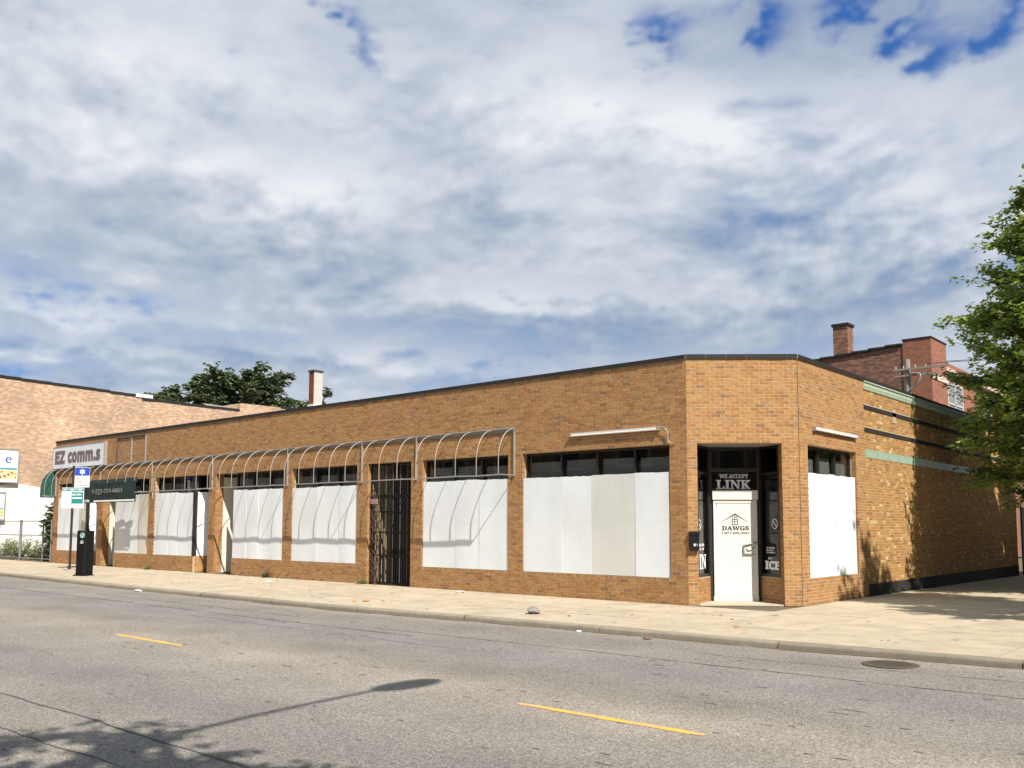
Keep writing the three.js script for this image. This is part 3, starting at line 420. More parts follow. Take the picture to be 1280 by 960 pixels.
{ // painted steel security door
  const m = new MB(); m.box(entry, 0.685, 1.615, 0.15, 2.19, -0.03, 0.05); const door = part('security_door', m.geo(), M.doorWhite, store);
  part('kick_plate', box(0.675, 1.625, 0.035, 0.145, -0.03, 0.055, entry), M.doorWhite, door); part('hood', box(0.665, 1.635, 2.2, 2.4, -0.02, 0.09, entry), M.doorWhite, door);
  const edge = new MB(); edge.box(entry, 0.685, 0.715, 0.15, 2.19, 0.05, 0.062); edge.box(entry, 1.575, 1.615, 0.15, 2.19, 0.05, 0.062); edge.box(entry, 0.715, 1.575, 2.13, 2.19, 0.05, 0.062); part('edge_flange', edge.geo(), M.doorWhite, door);
  const h = new MB(); h.box(entry, 1.3, 1.33, 1.02, 1.22, 0.05, 0.085); h.box(entry, 1.33, 1.53, 1.02, 1.05, 0.05, 0.085); part('handle_guard', h.geo(), M.steel, door); part('handle_lever', rod(entry.at(1.31, 1.22, 0.08), entry.at(1.6, 1.285, 0.08), 0.016), M.steel, door); part('handle_latch', tube([entry.at(1.38, 1.16, 0.06), entry.at(1.4, 1.12, 0.07), entry.at(1.48, 1.13, 0.07), entry.at(1.55, 1.2, 0.07)], 0.011), M.steel, door);
  for (const [u, v] of [[0.78, 0.2], [1.1, 2.26], [0.78, 0.09], [1.52, 0.09], [0.76, 2.1]]) part('bolt', rod(entry.at(u, v, 0.05), entry.at(u, v, u === 1.1 ? 0.096 : 0.066), 0.011, 6), M.steel, door);
  const logo = new MB(), P = (u, v) => entry.at(u, v, 0.053), tri = (a, b, c) => logo.quad(P(...a), P(...b), P(...c), P(...c), [[0, 0], [1, 0], [1, 1], [0, 1]]);
  tri([0.82, 1.7], [1.14, 1.905], [1.14, 1.87]); tri([1.14, 1.905], [1.46, 1.7], [1.14, 1.87]); part('roof_logo', logo.geo(), INK.black, door);
  const win = new MB(); for (const [u0, u1, v0, v1] of [[1.075, 1.09, 1.665, 1.77], [1.19, 1.205, 1.665, 1.77], [1.134, 1.146, 1.665, 1.83], [1.075, 1.205, 1.655, 1.668], [1.09, 1.19, 1.722, 1.733], [1.08, 1.2, 1.768, 1.78]]) win.box(entry, u0, u1, v0, v1, 0.05, 0.0535); const arc = new THREE.TorusGeometry(0.06, 0.007, 4, 12, Math.PI); arc.applyMatrix4(new THREE.Matrix4().makeBasis(corner.U, V(0, 1, 0), corner.N).setPosition(entry.at(1.14, 1.775, 0.05))); win.add(arc); part('window_logo', win.geo(), INK.black, door);
  part('lettering', lettering('DAWGS', SERIF, entry, 0.86, 1.54, 0.58, 0.095, 0.0505, 0.003, 0.03), INK.black, door); part('lettering', lettering('1-877-693-2947', SANS, entry, 0.85, 1.46, 0.6, 0.048, 0.0505, 0.003), INK.black, door);
}
part('lettering', lettering('WE ACCEPT', SERIF, entry, 0.84, 2.67, 0.62, 0.085, -0.038, 0.004, 0.015), INK.white, store); part('lettering', lettering('LINK', SERIF, entry, 0.77, 2.43, 0.74, 0.2, -0.038, 0.004, 0.025), INK.white, store);
part('lettering', lettering('ICE', SERIF, spR, 0.14, 0.72, 0.55, 0.18, -0.028, 0.004, 0.06), INK.white, store);
for (const [v, w] of [[1.16, 0.3], [1.11, 0.27], [1.06, 0.31]]) part('small_print', smallPrint(spR, 0.2, v, w, 0.032, -0.028), INK.white, store);
part('small_print', smallPrint(spR, 0.26, 0.93, 0.16, 0.045, -0.028), INK.white, store);
{ const g = new THREE.TorusGeometry(0.1, 0.011, 5, 24); const b = new THREE.BoxGeometry(0.19, 0.02, 0.004).rotateZ(-0.8), m = new MB(); m.add(g).add(b); const q = m.geo(); q.scale(1, 1, 0.3); q.applyMatrix4(new THREE.Matrix4().makeBasis(spR.U, V(0, 1, 0), spR.N).setPosition(spR.at(0.52, 1.68, -0.024))); part('no_smoking_sticker', q, INK.white, store); const q2 = m.geo(); q2.scale(1, 1, 0.3); q2.applyMatrix4(new THREE.Matrix4().makeBasis(spL.U, V(0, 1, 0), spL.N).setPosition(spL.at(0.14, 1.66, -0.024))); part('no_smoking_sticker', q2, INK.white, store); }
for (const [v, w, h] of [[1.2, 0.34, 0.06], [1.12, 0.3, 0.05], [0.97, 0.2, 0.07]]) part('small_print', smallPrint(spL, 0.12, v, w, h, -0.028), INK.white, store);
part('lettering', lettering('IN', SERIF, spL, 0.12, 0.73, 0.42, 0.3, -0.028), INK.white, store);
{ const o = part('pier_bricks', lateBrick.geo(), M.bricks, store); o.userData.kind = 'stuff'; }
// ---------------------------------------------------------------- things fixed to the store
const aw = thing('awning_frame', 'bare curved pipe awning frame running along the brick front with scraps of green canvas', 'awning');
{
  const Y0 = 2.83, YT = 3.97, D = 0.57, RAD = 0.0108;
  const ribPts = (x) => { const l = [V(x, YT, 0.01)]; for (let k = 1; k <= 7; k++) { const t = k / 7 * Math.PI / 2; l.push(V(x, 3.2 + 0.77 * Math.cos(t), 0.01 + (D - 0.01) * Math.sin(t))); } l.push(V(x, Y0, D)); return l; };
  const ribs = []; for (let x = -4.75; x > -31; x -= 0.7165) ribs.push(x);
  for (const x of ribs) part('rib', tube(ribPts(x), RAD * rr(0.92, 1.08), 7, 18), M.galvanised, aw);
  for (const x of [-4.72, -8.17, -10.42, -13.97, -18.28, -22.42, -26.59, -30.75]) { part('wall_post', box(x - 0.016, x + 0.016, Y0, YT, 0.004, 0.05), M.galvanised, aw); part('brace', rod(V(x, Y0 + 0.01, 0), V(x, Y0 + 0.01, D), 0.012), M.galvanised, aw); }
  const wob = (y, z) => { const l = []; for (let x = -4.72; x > -31; x -= 0.7165) l.push(V(x, y + rr(-0.008, 0.008) + (x < -18 ? -0.02 : 0), z + rr(-0.006, 0.006))); return l; };
  { const l = wob(Y0, D); for (let k = 1; k < l.length; k++) { const m = new MB(), a = l[k], b = l[k - 1], h = 0.014, d = 0.024, q = (p, y, z) => V(p.x, p.y + y, p.z + z), uv = [[0, 0], [0.7, 0], [0.7, 0.05], [0, 0.05]]; m.quad(q(a, -h, d), q(b, -h, d), q(b, h, d), q(a, h, d), uv); m.quad(q(b, -h, -d), q(a, -h, -d), q(a, h, -d), q(b, h, -d), uv); m.quad(q(a, h, d), q(b, h, d), q(b, h, -d), q(a, h, -d), uv); m.quad(q(a, -h, -d), q(b, -h, -d), q(b, -h, d), q(a, -h, d), uv); part('bottom_rail', m.geo(), M.galvanised, aw); } } part('top_rail', box(-30.95, -4.7, YT - 0.075, YT + 0.005, 0.004, 0.034), M.railDark, aw); part('top_pipe', rod(V(-30.95, YT + 0.015, 0.02), V(-4.7, YT + 0.015, 0.02), 0.013), M.galvanised, aw);
  part('end_canvas', (() => { const s = new THREE.Shape(); s.moveTo(0, Y0 - 0.06); s.lineTo(D + 0.02, Y0 - 0.06); s.lineTo(D + 0.02, 3.1); s.quadraticCurveTo(D, 3.75, 0.06, YT); s.lineTo(0, YT); const g = new THREE.ExtrudeGeometry(s, { depth: 0.012, bevelEnabled: false }); g.rotateY(-Math.PI / 2); g.translate(-30.93, 0, 0); return g; })(), M.canvasGreen, aw);
  const vf = frame(V(-26.9, 0, 0.6), V(1, 0, 0)), p = sheetWall(vf, 4.42, 2.47, 3.2, 60, 6, (u, v) => fbm(u * 1.3, v * 2, 5, 2) * 0.035);
  const val = part('valance', p, M.canvasDark, aw);
  const rag = sheetWall(frame(V(-26.9, 0, 0.585), V(1, 0, 0)), 4.42, 3.19, 3.36, 60, 3, (u, v) => fbm(u * 1.9, v * 2, 15, 3) * 0.06 - (v - 3.2) * 0.25); part('torn_canvas', rag, M.canvasDark, aw);
  part('lettering', lettering('1-773-721-6863', SANS, vf, 0.95, 2.83, 2.5, 0.16, 0.035), INK.grey, val); part('white_stripe', box(1.15, 4.4, 2.5, 2.56, 0.03, 0.042, vf), INK.white, val); part('small_print', smallPrint(vf, 0.3, 2.5, 0.5, 0.1, 0.035), INK.white, val);
  part('hanging_rag', rod(V(-21.3, Y0 - 0.02, D), V(-21.2, Y0 - 0.3, D + 0.02), 0.03, 5, 0.006), M.galvanised, aw);
}
function sheetWall(f, w, v0, v1, nu, nv, dd) { const p = [], t = [], idx = []; for (let j = 0; j <= nv; j++) for (let i = 0; i <= nu; i++) { const u = w * i / nu, v = lerp(v0, v1, j / nv), q = f.at(u, v, dd(u, v)); p.push(q.x, q.y, q.z); t.push(u, v); } for (let j = 0; j < nv; j++) for (let i = 0; i < nu; i++) { const a = j * (nu + 1) + i, b = a + nu + 1; idx.push(a, a + 1, b + 1, a, b + 1, b); } const g = new THREE.BufferGeometry(); g.setAttribute('position', new THREE.Float32BufferAttribute(p, 3)); g.setAttribute('uv', new THREE.Float32BufferAttribute(t, 2)); g.setIndex(idx); g.computeVertexNormals(); return g; }
{ const t = thing('shop_sign', 'pale grey sign board with plum letters reading EZ comm.s above the awning', 'sign'); const f = frame(V(-30.95, 0, 0.08), V(1, 0, 0));
  part('board', box(0, 4.8, 4.0, 4.92, -0.075, 0.03, f), std({ color: lin(0.7, 0.74, 0.79), roughness: 0.55, map: rep(boardMap, 0.5) }), t); const e = new MB(); for (const [a, b, c, d] of [[-0.02, 4.82, 3.98, 4.01], [-0.02, 4.82, 4.91, 4.94], [-0.02, 0.02, 4.01, 4.91], [4.78, 4.82, 4.01, 4.91]]) e.box(f, a, b, c, d, -0.075, 0.045); part('frame', e.geo(), M.galvanised, t);
  part('lettering', lettering('EZ', SANS, f, 0.22, 4.2, 0.98, 0.55, 0.031, 0.012, 0.05), INK.plum, t); part('lettering', lettering('comm.s', SANS, f, 1.48, 4.2, 2.98, 0.46, 0.031, 0.012, 0.05), INK.plum, t); }
{ const t = thing('sign_bracket_frame', 'empty weathered metal sign frame on the upper brick wall beside the sign board', 'sign frame');
  for (const x of [-25.25, -24.1, -23.0]) part('upright', box(x - 0.03, x + 0.03, 3.98, 4.98, 0.003, 0.04), x === -25.25 ? M.railDark : M.galvanised, t); part('top_bar', box(-25.28, -22.97, 4.98, 5.05, 0.003, 0.05), M.railDark, t); part('bottom_bar', box(-25.28, -22.97, 3.99, 4.0, 0.003, 0.02), M.railDark, t); }
function stripLight(f, u0, u1, v, label) { const t = thing('strip_light', label, 'light'); part('housing', box(u0, u1, v - 0.02, v + 0.035, 0.003, 0.075, f), std({ color: lin(0.6, 0.58, 0.54), roughness: 0.5 }), t); part('tube_cover', rod(f.at(u0 + 0.02, v - 0.02, 0.06), f.at(u1 - 0.02, v - 0.02, 0.06), 0.022), std({ color: lin(0.75, 0.74, 0.7), roughness: 0.35 }), t); for (const u of [u0, u1 - 0.03]) part('end_cap', box(u - 0.004, u + 0.034, v - 0.046, v + 0.04, 0.002, 0.085, f), M.galvanised, t); return t; }
{ const t = stripLight(front, F(-2.99), F(-0.64), 3.7, 'unlit strip light above the widest boarded window with a looped conduit'); part('conduit', tube([V(-0.64, 3.72, 0.05), V(-0.5, 3.7, 0.06), V(-0.43, 3.6, 0.05), V(-0.42, 3.42, 0.04), V(-0.36, 3.36, 0.03), V(-0.28, 3.36, 0.02)], 0.012), M.galvanised, t); }
stripLight(flank, 2.14 - B_, 4.6 - B_, 3.71, 'unlit strip light above the boarded window round the corner from the door');
{ const t = thing('mailbox', 'small black mailbox on the brick pier beside the white door', 'mailbox'); part('case', box(0.03, 0.21, 1.13, 1.5, 0.002, 0.1, corner), M.black, t); part('lid', box(0.02, 0.22, 1.44, 1.52, 0.002, 0.115, corner), M.black, t); part('small_print', smallPrint(corner, 0.1, 1.22, 0.08, 0.05, 0.101), INK.white, t); }

// ---------------------------------------------------------------- street furniture
{ const t = thing('parking_meter', 'black parking pay box with a round white P badge standing on the sidewalk', 'parking meter'); t.position.set(-20.55, paveY(-20.5, 3.2), 3.2); t.rotation.y = 0.35;
  const g = new THREE.ExtrudeGeometry(new THREE.Shape([[-0.19, -0.16], [0.19, -0.16], [0.19, 0.14], [0.15, 0.17], [-0.15, 0.17], [-0.19, 0.14]].map(([x, y]) => new THREE.Vector2(x, -y))), { depth: 1.42, bevelEnabled: true, bevelSize: 0.012, bevelThickness: 0.012, bevelSegments: 2 }); g.rotateX(-Math.PI / 2); g.translate(0, 0.03, 0); part('cabinet', g, M.black, t);
  const f = frame(V(0, 0, 0.182), V(1, 0, 0)); const badge = new THREE.CylinderGeometry(0.1, 0.1, 0.01, 24); badge.rotateX(Math.PI / 2); badge.translate(0.06, 1.31, 0.187); part('badge', badge, INK.paleGreen, t); const ring = new THREE.TorusGeometry(0.085, 0.012, 5, 24); ring.translate(0.06, 1.31, 0.192); part('badge_ring', ring, INK.teal, t);
  part('lettering', lettering('P', SANS, f, 0.03, 1.26, 0.065, 0.1, 0.011), INK.teal, t); part('small_print', smallPrint(f, 0.0, 1.1, 0.12, 0.05, 0), INK.white, t); part('small_print', smallPrint(f, -0.02, 1.05, 0.17, 0.035, 0), INK.white, t);
  part('base_plate', box(-0.24, 0.24, 0.0, 0.03, -0.21, 0.22), M.black, t); }
{ const x = -24.2, z = 2.1, y = paveY(x, z), t = thing('sign_post', 'dark sign post with blue snowflake sign above a white and teal pay sign', 'sign post'); t.position.set(x, y, z);
  part('post', rod(V(0, 0.03, 0), V(0.0, 3.78, 0), 0.045, 8), M.poleBrown, t); part('base_plate', box(-0.16, 0.16, 0, 0.035, -0.16, 0.16), M.galvanised, t);
  const f = frame(V(0, 0, 0).addScaledVector(V(0.69, 0, 0.72), 0.055), V(0.72, 0, -0.69));
  const a = part('snow_route_sign', box(0.07, 0.6, 3.0, 3.72, -0.006, 0.006, f), INK.white, t); part('blue_panel', box(0.075, 0.595, 3.42, 3.71, 0.0065, 0.009, f), INK.blue, a);
  const sf = new MB(); for (let k = 0; k < 3; k++) { const b = new THREE.BoxGeometry(0.2, 0.045, 0.004); b.rotateZ(k * Math.PI / 3 + 0.52); b.applyMatrix4(new THREE.Matrix4().makeBasis(f.U, V(0, 1, 0), f.N).setPosition(f.at(0.335, 3.565, 0.011 + k * 0.001))); sf.add(b); } part('snowflake', sf.geo(), INK.white, a);
  for (const [u, v, w, h] of [[0.14, 3.28, 0.16, 0.07], [0.13, 3.17, 0.4, 0.06], [0.34, 3.28, 0.2, 0.06]]) part('small_print', smallPrint(f, u, v, w, h, 0.007), INK.red, a); part('arrow', box(0.12, 0.55, 3.06, 3.085, 0.0065, 0.009, f), INK.red, a);
  const b = part('pay_sign', box(-0.36, 0.42, 2.24, 2.98, -0.006, 0.006, f), INK.white, t); part('teal_panel', box(-0.02, 0.4, 2.4, 2.82, 0.0065, 0.009, f), INK.teal, b); part('teal_band', box(-0.35, 0.41, 2.86, 2.96, 0.0065, 0.009, f), INK.teal, b); part('meter_symbol', box(-0.28, -0.1, 2.42, 2.78, 0.0065, 0.009, f), INK.paleGreen, b); part('arrow', box(0.02, 0.36, 2.58, 2.63, 0.0095, 0.011, f), INK.white, b); part('small_print', smallPrint(f, 0.02, 2.69, 0.34, 0.07, 0.0095), INK.white, b); part('small_print', smallPrint(f, -0.3, 2.885, 0.66, 0.05, 0.0095), INK.white, b); part('small_print', smallPrint(f, -0.2, 2.29, 0.5, 0.06, 0.007), INK.grey, b); }
{ // street lamp whose arm throws its shadow across the road
  const t = thing('street_lamp', 'tall grey street lamp with an arm over the road on the opposite sidewalk', 'street lamp'); t.position.set(9.5, 0, 15.55);
  part('pole', rod(V(0, 0, 0), V(0, 8.1, 0), 0.1, 12, 0.06), M.galvanised, t); part('base', rod(V(0, 0, 0), V(0, 0.5, 0), 0.17, 12, 0.14), M.galvanised, t); part('arm', tube([V(0, 7.9, 0), V(0.01, 8.14, -0.5), V(0.02, 8.34, -1.6), V(0.04, 8.46, -2.55)], 0.036), M.galvanised, t);
  const head = new THREE.SphereGeometry(0.5, 18, 10); head.scale(0.42, 0.24, 1.0); head.translate(0.05, 8.46, -2.9); part('lamp_head', head, M.galvanised, t); }

// ---------------------------------------------------------------- neighbouring buildings
const tanBrick = std({ map: dataTex(1024, (x, y) => { const u = x / 1024, v = y / 1024, row = Math.floor(v * 88), w = (u * 30 + (row % 2) * 0.5), id = Math.floor(w), h = (s) => { const q = Math.sin((id % 30) * 12.9898 + row * 78.233 + s) * 43758.5453; return q - Math.floor(q); }; const mort = (v * 88 - row) < 0.14 || (w - id) < 0.06, p = patch(u, v); let k = 0.66 + (h(1) - 0.5) * 0.16 + (p - 0.5) * 0.24; const pale = h(4) > 0.965 - (p - 0.5) * 0.3 ? 0.09 : 0; return mort ? [0.7, 0.59, 0.48] : [k * 1.03 + pale, k * 0.87 + pale * 1.05, k * 0.73 + pale * 1.1]; }, true, 1 / 6), roughness: 0.95 });
const whitewash = std({ color: lin(0.78, 0.77, 0.75), map: rep(boardMap, 0.3), roughness: 0.85, bumpMap: rep(bumpMap, 1.5), bumpScale: 0.01 });
{ const X = -40, t = thing('tan_brick_building', 'tall tan brick building beyond the vacant lot with whitewashed wall base', 'building');
  const f = frame(V(X, 0, 6), V(0, 0, -1));
  const s = new THREE.Shape(); const prof = [[0, 9.3], [6.8, 9.06], [14.2, 8.9], [14.3, 8.75], [20.6, 8.72], [20.65, 9.2], [23.6, 9.22], [30, 9.1], [40, 9.0]]; s.moveTo(0, 0); s.lineTo(40, 0); for (const [u, v] of prof.slice().reverse()) s.lineTo(u, v);
  const g = new THREE.ExtrudeGeometry(s, { depth: 14, bevelEnabled: false }); g.rotateY(Math.PI / 2); g.translate(X - 14, 0, 6); part('wall', g, tanBrick, t);
  for (const [a, b, h0, h1] of [[0, 14.0, 9.3, 8.9], [14.3, 20.6, 8.75, 8.72], [23.6, 40, 9.22, 9.0]]) { const n = Math.ceil((b - a) / 0.8); for (let k = 0; k < n; k++) { const u0 = lerp(a, b, k / n), u1 = lerp(a, b, (k + 1) / n) - 0.02, y = lerp(h0, h1, k / n) + rr(-0.02, 0.02); part('coping_tile', box(u0, u1, y - 0.02, y + 0.1, -0.4, 0.05, f), M.coping, t); } }
  part('white_cap', box(13.9, 14.9, 8.86, 9.06, -0.4, 0.06, f), whitewash, t); part('roof_flashing', (() => { const m = new MB(); const a = f.at(18.6, 8.74, 0.02), b = f.at(20.64, 8.74, 0.02), c = f.at(20.6, 9.1, -1.5), d = f.at(18.9, 9.15, -1.5); m.quad(a, b, c, d, [[0, 0], [2, 0], [2, 1], [0, 1]]); return m.geo(); })(), M.galvanised, t);
  const ws = new THREE.Shape(); ws.moveTo(0, 0); ws.lineTo(30, 0); ws.lineTo(30, 3.2); for (const [u, v] of [[24, 3.15], [16, 3.3], [11, 3.4], [9.4, 3.5], [8.6, 3.6], [7.7, 3.75], [6.4, 3.5], [5.2, 3.35], [0, 3.3]]) ws.lineTo(u, v); const wg = new THREE.ExtrudeGeometry(ws, { depth: 0.02, bevelEnabled: false }); wg.rotateY(Math.PI / 2); wg.translate(X, 0, 6); part('whitewashed_base', wg, whitewash, t);
  const poster = (name, u0, u1, v0, v1, label) => { const p = thing(name, label, 'billboard'); part('panel', box(u0, u1, v0, v1, 0.03, 0.2, f), INK.white, p); const q = new MB(); q.box(f, u0 - 0.04, u1 + 0.06, v1, v1 + 0.06, 0.025, 0.24).box(f, u0 - 0.04, u1 + 0.06, v0 - 0.06, v0, 0.025, 0.24).box(f, u1, u1 + 0.06, v0, v1, 0.025, 0.24); part('frame', q.geo(), M.galvanised, p);
    const tex = canvasTex(512, 256, (c, w, h) => { c.fillStyle = '#f2f3f2'; c.fillRect(0, 0, w, h); c.fillStyle = '#4d8fb8'; c.fillRect(0, h * 0.56, w, h * 0.07); c.fillStyle = '#e9c98b'; c.fillRect(0, h * 0.63, w, h * 0.3); for (let i = 0; i < 60; i++) { c.fillStyle = ['#d8743c', '#8a3b2c', '#e9dcc5', '#7d9c4a', '#f0b35a'][i % 5]; c.beginPath(); c.arc((i * 97) % w, h * (0.7 + (i * 37 % 20) / 100), 6 + (i * 13) % 16, 0, 7); c.fill(); } c.fillStyle = '#3d5f9c'; c.font = 'bold 96px sans-serif'; c.textAlign = 'right'; c.fillText('e', w * 0.93, h * 0.42); c.fillStyle = '#8899b5'; c.fillRect(w * 0.6, h * 0.47, w * 0.33, 6); }); // food poster cut by the picture's edge
    const m = new MB(); m.quad(f.at(u0 + 0.02, v0 + 0.02, 0.203), f.at(u1 - 0.02, v0 + 0.02, 0.203), f.at(u1 - 0.02, v1 - 0.02, 0.203), f.at(u0 + 0.02, v1 - 0.02, 0.203), [[0, 0], [1, 0], [1, 1], [0, 1]]); part('poster', m.geo(), std({ map: tex, roughness: 0.6 }), p); };
  poster('billboard', 4.3, 7.75, 3.78, 5.4, 'wall billboard with blue lettering over a food picture, mounted on tan brick'); poster('billboard', 4.2, 7.2, 1.9, 3.2, 'lower billboard with blue lettering on the whitewashed wall'); }
const redBrick = std({ map: dataTex(512, (x, y) => { const u = x / 512, v = y / 512, row = Math.floor(v * 64), w = u * 22 + (row % 2) * 0.5, id = Math.floor(w) % 22, q = Math.sin(id * 32.9898 + row * 58.233) * 43758.5453, h = q - Math.floor(q), mort = v * 64 - row < 0.14; return mort ? [0.48, 0.36, 0.3] : [0.5 + h * 0.12, 0.32 + h * 0.07, 0.25 + h * 0.05]; }, true, 1 / 4.4), roughness: 0.92 });
const brownBrick = std({ map: dataTex(512, (x, y) => { const u = x / 512, v = y / 512, row = Math.floor(v * 64), w = u * 22 + (row % 2) * 0.5, id = Math.floor(w) % 22, q = Math.sin(id * 12.9898 + row * 78.233) * 43758.5453, h = q - Math.floor(q), mort = v * 64 - row < 0.16; return mort ? [0.42, 0.35, 0.31] : [0.34 + h * 0.26, 0.25 + h * 0.16, 0.2 + h * 0.12]; }, true, 1 / 4.4), roughness: 0.95 });
{ const t = thing('red_brick_building', 'brown brick building with red brick corner tower rising behind the store roof', 'building'); const f = frame(V(-14, 0, -25), V(1, 0, 0)), e = frame(V(-2.29, 0, -25), V(0, 0, -1));
  const s = new THREE.Shape([[0, 0], [10.52, 0], [10.52, 9.75], [6.7, 9.5], [0, 9.1]].map((q) => new THREE.Vector2(...q))); const g = new THREE.ExtrudeGeometry(s, { depth: 24, bevelEnabled: false }); g.translate(-14, 0, -49.05); part('side_wall', g, brownBrick, t);
  for (let k = 0; k < 14; k++) { const u0 = k * 0.75, y = u0 < 6.7 ? lerp(9.1, 9.5, u0 / 6.7) : lerp(9.5, 9.75, (u0 - 6.7) / 3.82); part('coping_tile', box(u0, u0 + 0.74, y + 0.01, y + 0.1, -0.5, 0.05, f), M.coping, t); }
  part('corner_tower', box(10.521, 11.71, 0, 9.9, -2.25, 0, f), redBrick, t); part('tower_cap', box(10.49, 11.74, 9.9, 9.97, -2.28, 0.03, f), M.coping, t); part('stone_band', (() => { const m = new MB(); m.box(e, -0.02, 2.24, 8.1, 8.36, -0.02, 0.04); return m.geo(); })(), std({ color: lin(0.62, 0.5, 0.4), roughness: 0.9 }), t);
  const arch = new THREE.TorusGeometry(0.42, 0.06, 6, 16, Math.PI); arch.rotateY(Math.PI / 2); arch.translate(-2.28, 6.65, -26.1); part('arch_trim', arch, std({ color: lin(0.42, 0.2, 0.14), roughness: 0.9 }), t);
  const e2 = frame(V(-2.6, 0, -27.25), V(0, 0, -1)); part('street_front', box(0.001, 14, 0, 9.3, -2, 0, e2), redBrick, t); part('cornice', box(0.002, 14, 8.75, 8.95, 0.001, 0.25, e2), std({ color: lin(0.5, 0.38, 0.3), roughness: 0.9 }), t);
  for (const u of [1.0, 6.2]) { const m = new MB(); m.box(e2, u, u + 0.12, 6.4, 8.4, 0.001, 0.06).box(e2, u + 2.4, u + 2.52, 6.4, 8.4, 0.001, 0.06).box(e2, u + 0.12, u + 2.4, 8.28, 8.4, 0.001, 0.06).box(e2, u + 0.12, u + 2.4, 6.4, 6.52, 0.001, 0.08).box(e2, u + 1.2, u + 1.32, 6.52, 8.28, 0.001, 0.05).box(e2, u + 0.12, u + 2.4, 7.35, 7.43, 0.001, 0.05); const w = part('window', m.geo(), std({ color: lin(0.45, 0.43, 0.4), roughness: 0.7 }), t); part('pane', box(u + 0.12, u + 2.4, 6.52, 8.28, 0.002, 0.012, e2), std({ color: lin(0.2, 0.2, 0.2), roughness: 0.15 }), w); }
  const ch = part('chimney', box(7.36, 8.04, 9, 11.0, -0.8, -0.1, f), brownBrick, t); part('chimney_cap', box(7.3, 8.1, 11.0, 11.12, -0.86, -0.04, f), M.coping, ch); }
// buildings across the two streets, which the dark window panes mirror; the side street one lengthened to block sky light
function block(label, x0, x1, z0, z1, h, faces) { const t = thing('brick_block', label, 'building', 'brick buildings across the streets'); part('wall', box(x0, x1, 0, h, z0, z1), brownBrick, t); part('parapet_cap', box(x0 - 0.06, x1 + 0.06, h, h + 0.14, z0 - 0.06, z1 + 0.06), M.coping, t);
  const f = faces === 'z' ? frame(V(x1, 0, z0), V(-1, 0, 0)) : frame(V(x0, 0, z0), V(0, 0, 1)), w = faces === 'z' ? x1 - x0 : z1 - z0;
  for (let u = 1.5; u < w - 3; u += 4.2) for (const v of [0.7, 4.6]) { const fr = new MB(); fr.box(f, u, u + 0.1, v, v + 2.1, 0.002, 0.06).box(f, u + 1.9, u + 2, v, v + 2.1, 0.002, 0.06).box(f, u + 0.1, u + 1.9, v + 2, v + 2.1, 0.002, 0.06).box(f, u + 0.1, u + 1.9, v, v + 0.1, 0.002, 0.09); const o = part('window', fr.geo(), INK.paleGreen, t); part('pane', box(u + 0.1, u + 1.9, v + 0.1, v + 2, 0.003, 0.014, f), M.frameDark, o); } }
block('two storey brown brick block across the road from the store front', -70, -9, 21.5, 34, 8.2, 'z'); block('unseen two storey brown brick block across the side street, lengthened to block sky light', 26, 40, -46, 24, 7.8, 'x');
{ const t = thing('brick_chimney', 'slender chimney with red front and white painted side rising above the store roof', 'chimney'); const z = -6; part('shaft', box(-21.2, -20.87, 4.5, 7.96, z - 0.42, z), std({ color: lin(0.42, 0.16, 0.09), map: tanBrick.map, roughness: 0.95 }), t); part('painted_side', box(-20.869, -20.85, 4.5, 7.95, z - 0.422, z + 0.001), std({ color: lin(0.62, 0.56, 0.52), map: rep(brickMap, 3), roughness: 0.95 }), t); part('cap', box(-21.24, -20.81, 7.96, 8.03, z - 0.46, z + 0.04), M.railDark, t); part('patched_base', box(-21.23, -20.83, 4.5, 6.6, z - 0.45, z + 0.03), whitewash, t); }
{ const t = thing('utility_pole', 'weathered wooden utility pole with cross arms standing in the alley behind the store', 'utility pole'); t.position.set(-2.2, -0.2, -21.4); const wood = std({ color: lin(0.3, 0.27, 0.24), map: rep(brickMap, 4, 1), roughness: 0.95 });
  part('pole', rod(V(0, 0, 0), V(0, 8.6, 0), 0.16, 10, 0.12), wood, t); part('cross_arm', box(-0.5, 1.6, 8.14, 8.22, 0.1, 0.18), wood, t); part('cross_arm', box(-0.45, 1.2, 7.88, 7.95, 0.1, 0.18), wood, t); part('brace', rod(V(0.1, 7.3, 0.14), V(0.8, 8.1, 0.15), 0.03, 5), wood, t);
  for (const x of [-0.4, -0.1, 0.35, 0.75, 1.2, 1.55]) part('insulator', rod(V(x, 8.22, 0.14), V(x, 8.33, 0.14), 0.035, 7, 0.025), M.galvanised, t); part('transformer_bracket', tube([V(0.2, 8.0, 0.2), V(0.6, 7.9, 0.25), V(0.45, 7.55, 0.25), V(0.25, 7.4, 0.2)], 0.035), M.galvanised, t);
  for (const [x, y] of [[1.55, 8.33], [0.75, 8.33]]) part('wire', tube([V(x, y, 0.15), V(x + 7, y - 0.35, 0.4), V(x + 16, y, 0.6)], 0.012, 5, 14), M.black, t); }
{ const t = thing('alley_gate', 'pale grey panelled gate closing the alley past the end of the side wall', 'gate'); const wood = [[0.5, 0.52, 0.54], [0.44, 0.46, 0.48], [0.55, 0.56, 0.57]].map((c) => std({ color: lin(...c), map: rep(boardMap, 0.8), roughness: 0.8 }));
  for (let k = 0; k < 14; k++) part('plank', box(1.84 + k * 0.16, 1.84 + k * 0.16 + 0.152, -0.1, 2.35 + rr(-0.01, 0.01), -20.75, -20.72), wood[k % 3], t); part('rail', box(1.84, 4.1, 0.4, 0.5, -20.8, -20.751), wood[1], t); part('rail', box(1.84, 4.1, 1.9, 2.0, -20.8, -20.751), wood[1], t); part('post', box(1.8, 1.835, -0.15, 2.4, -20.8, -20.68), M.black, t); }
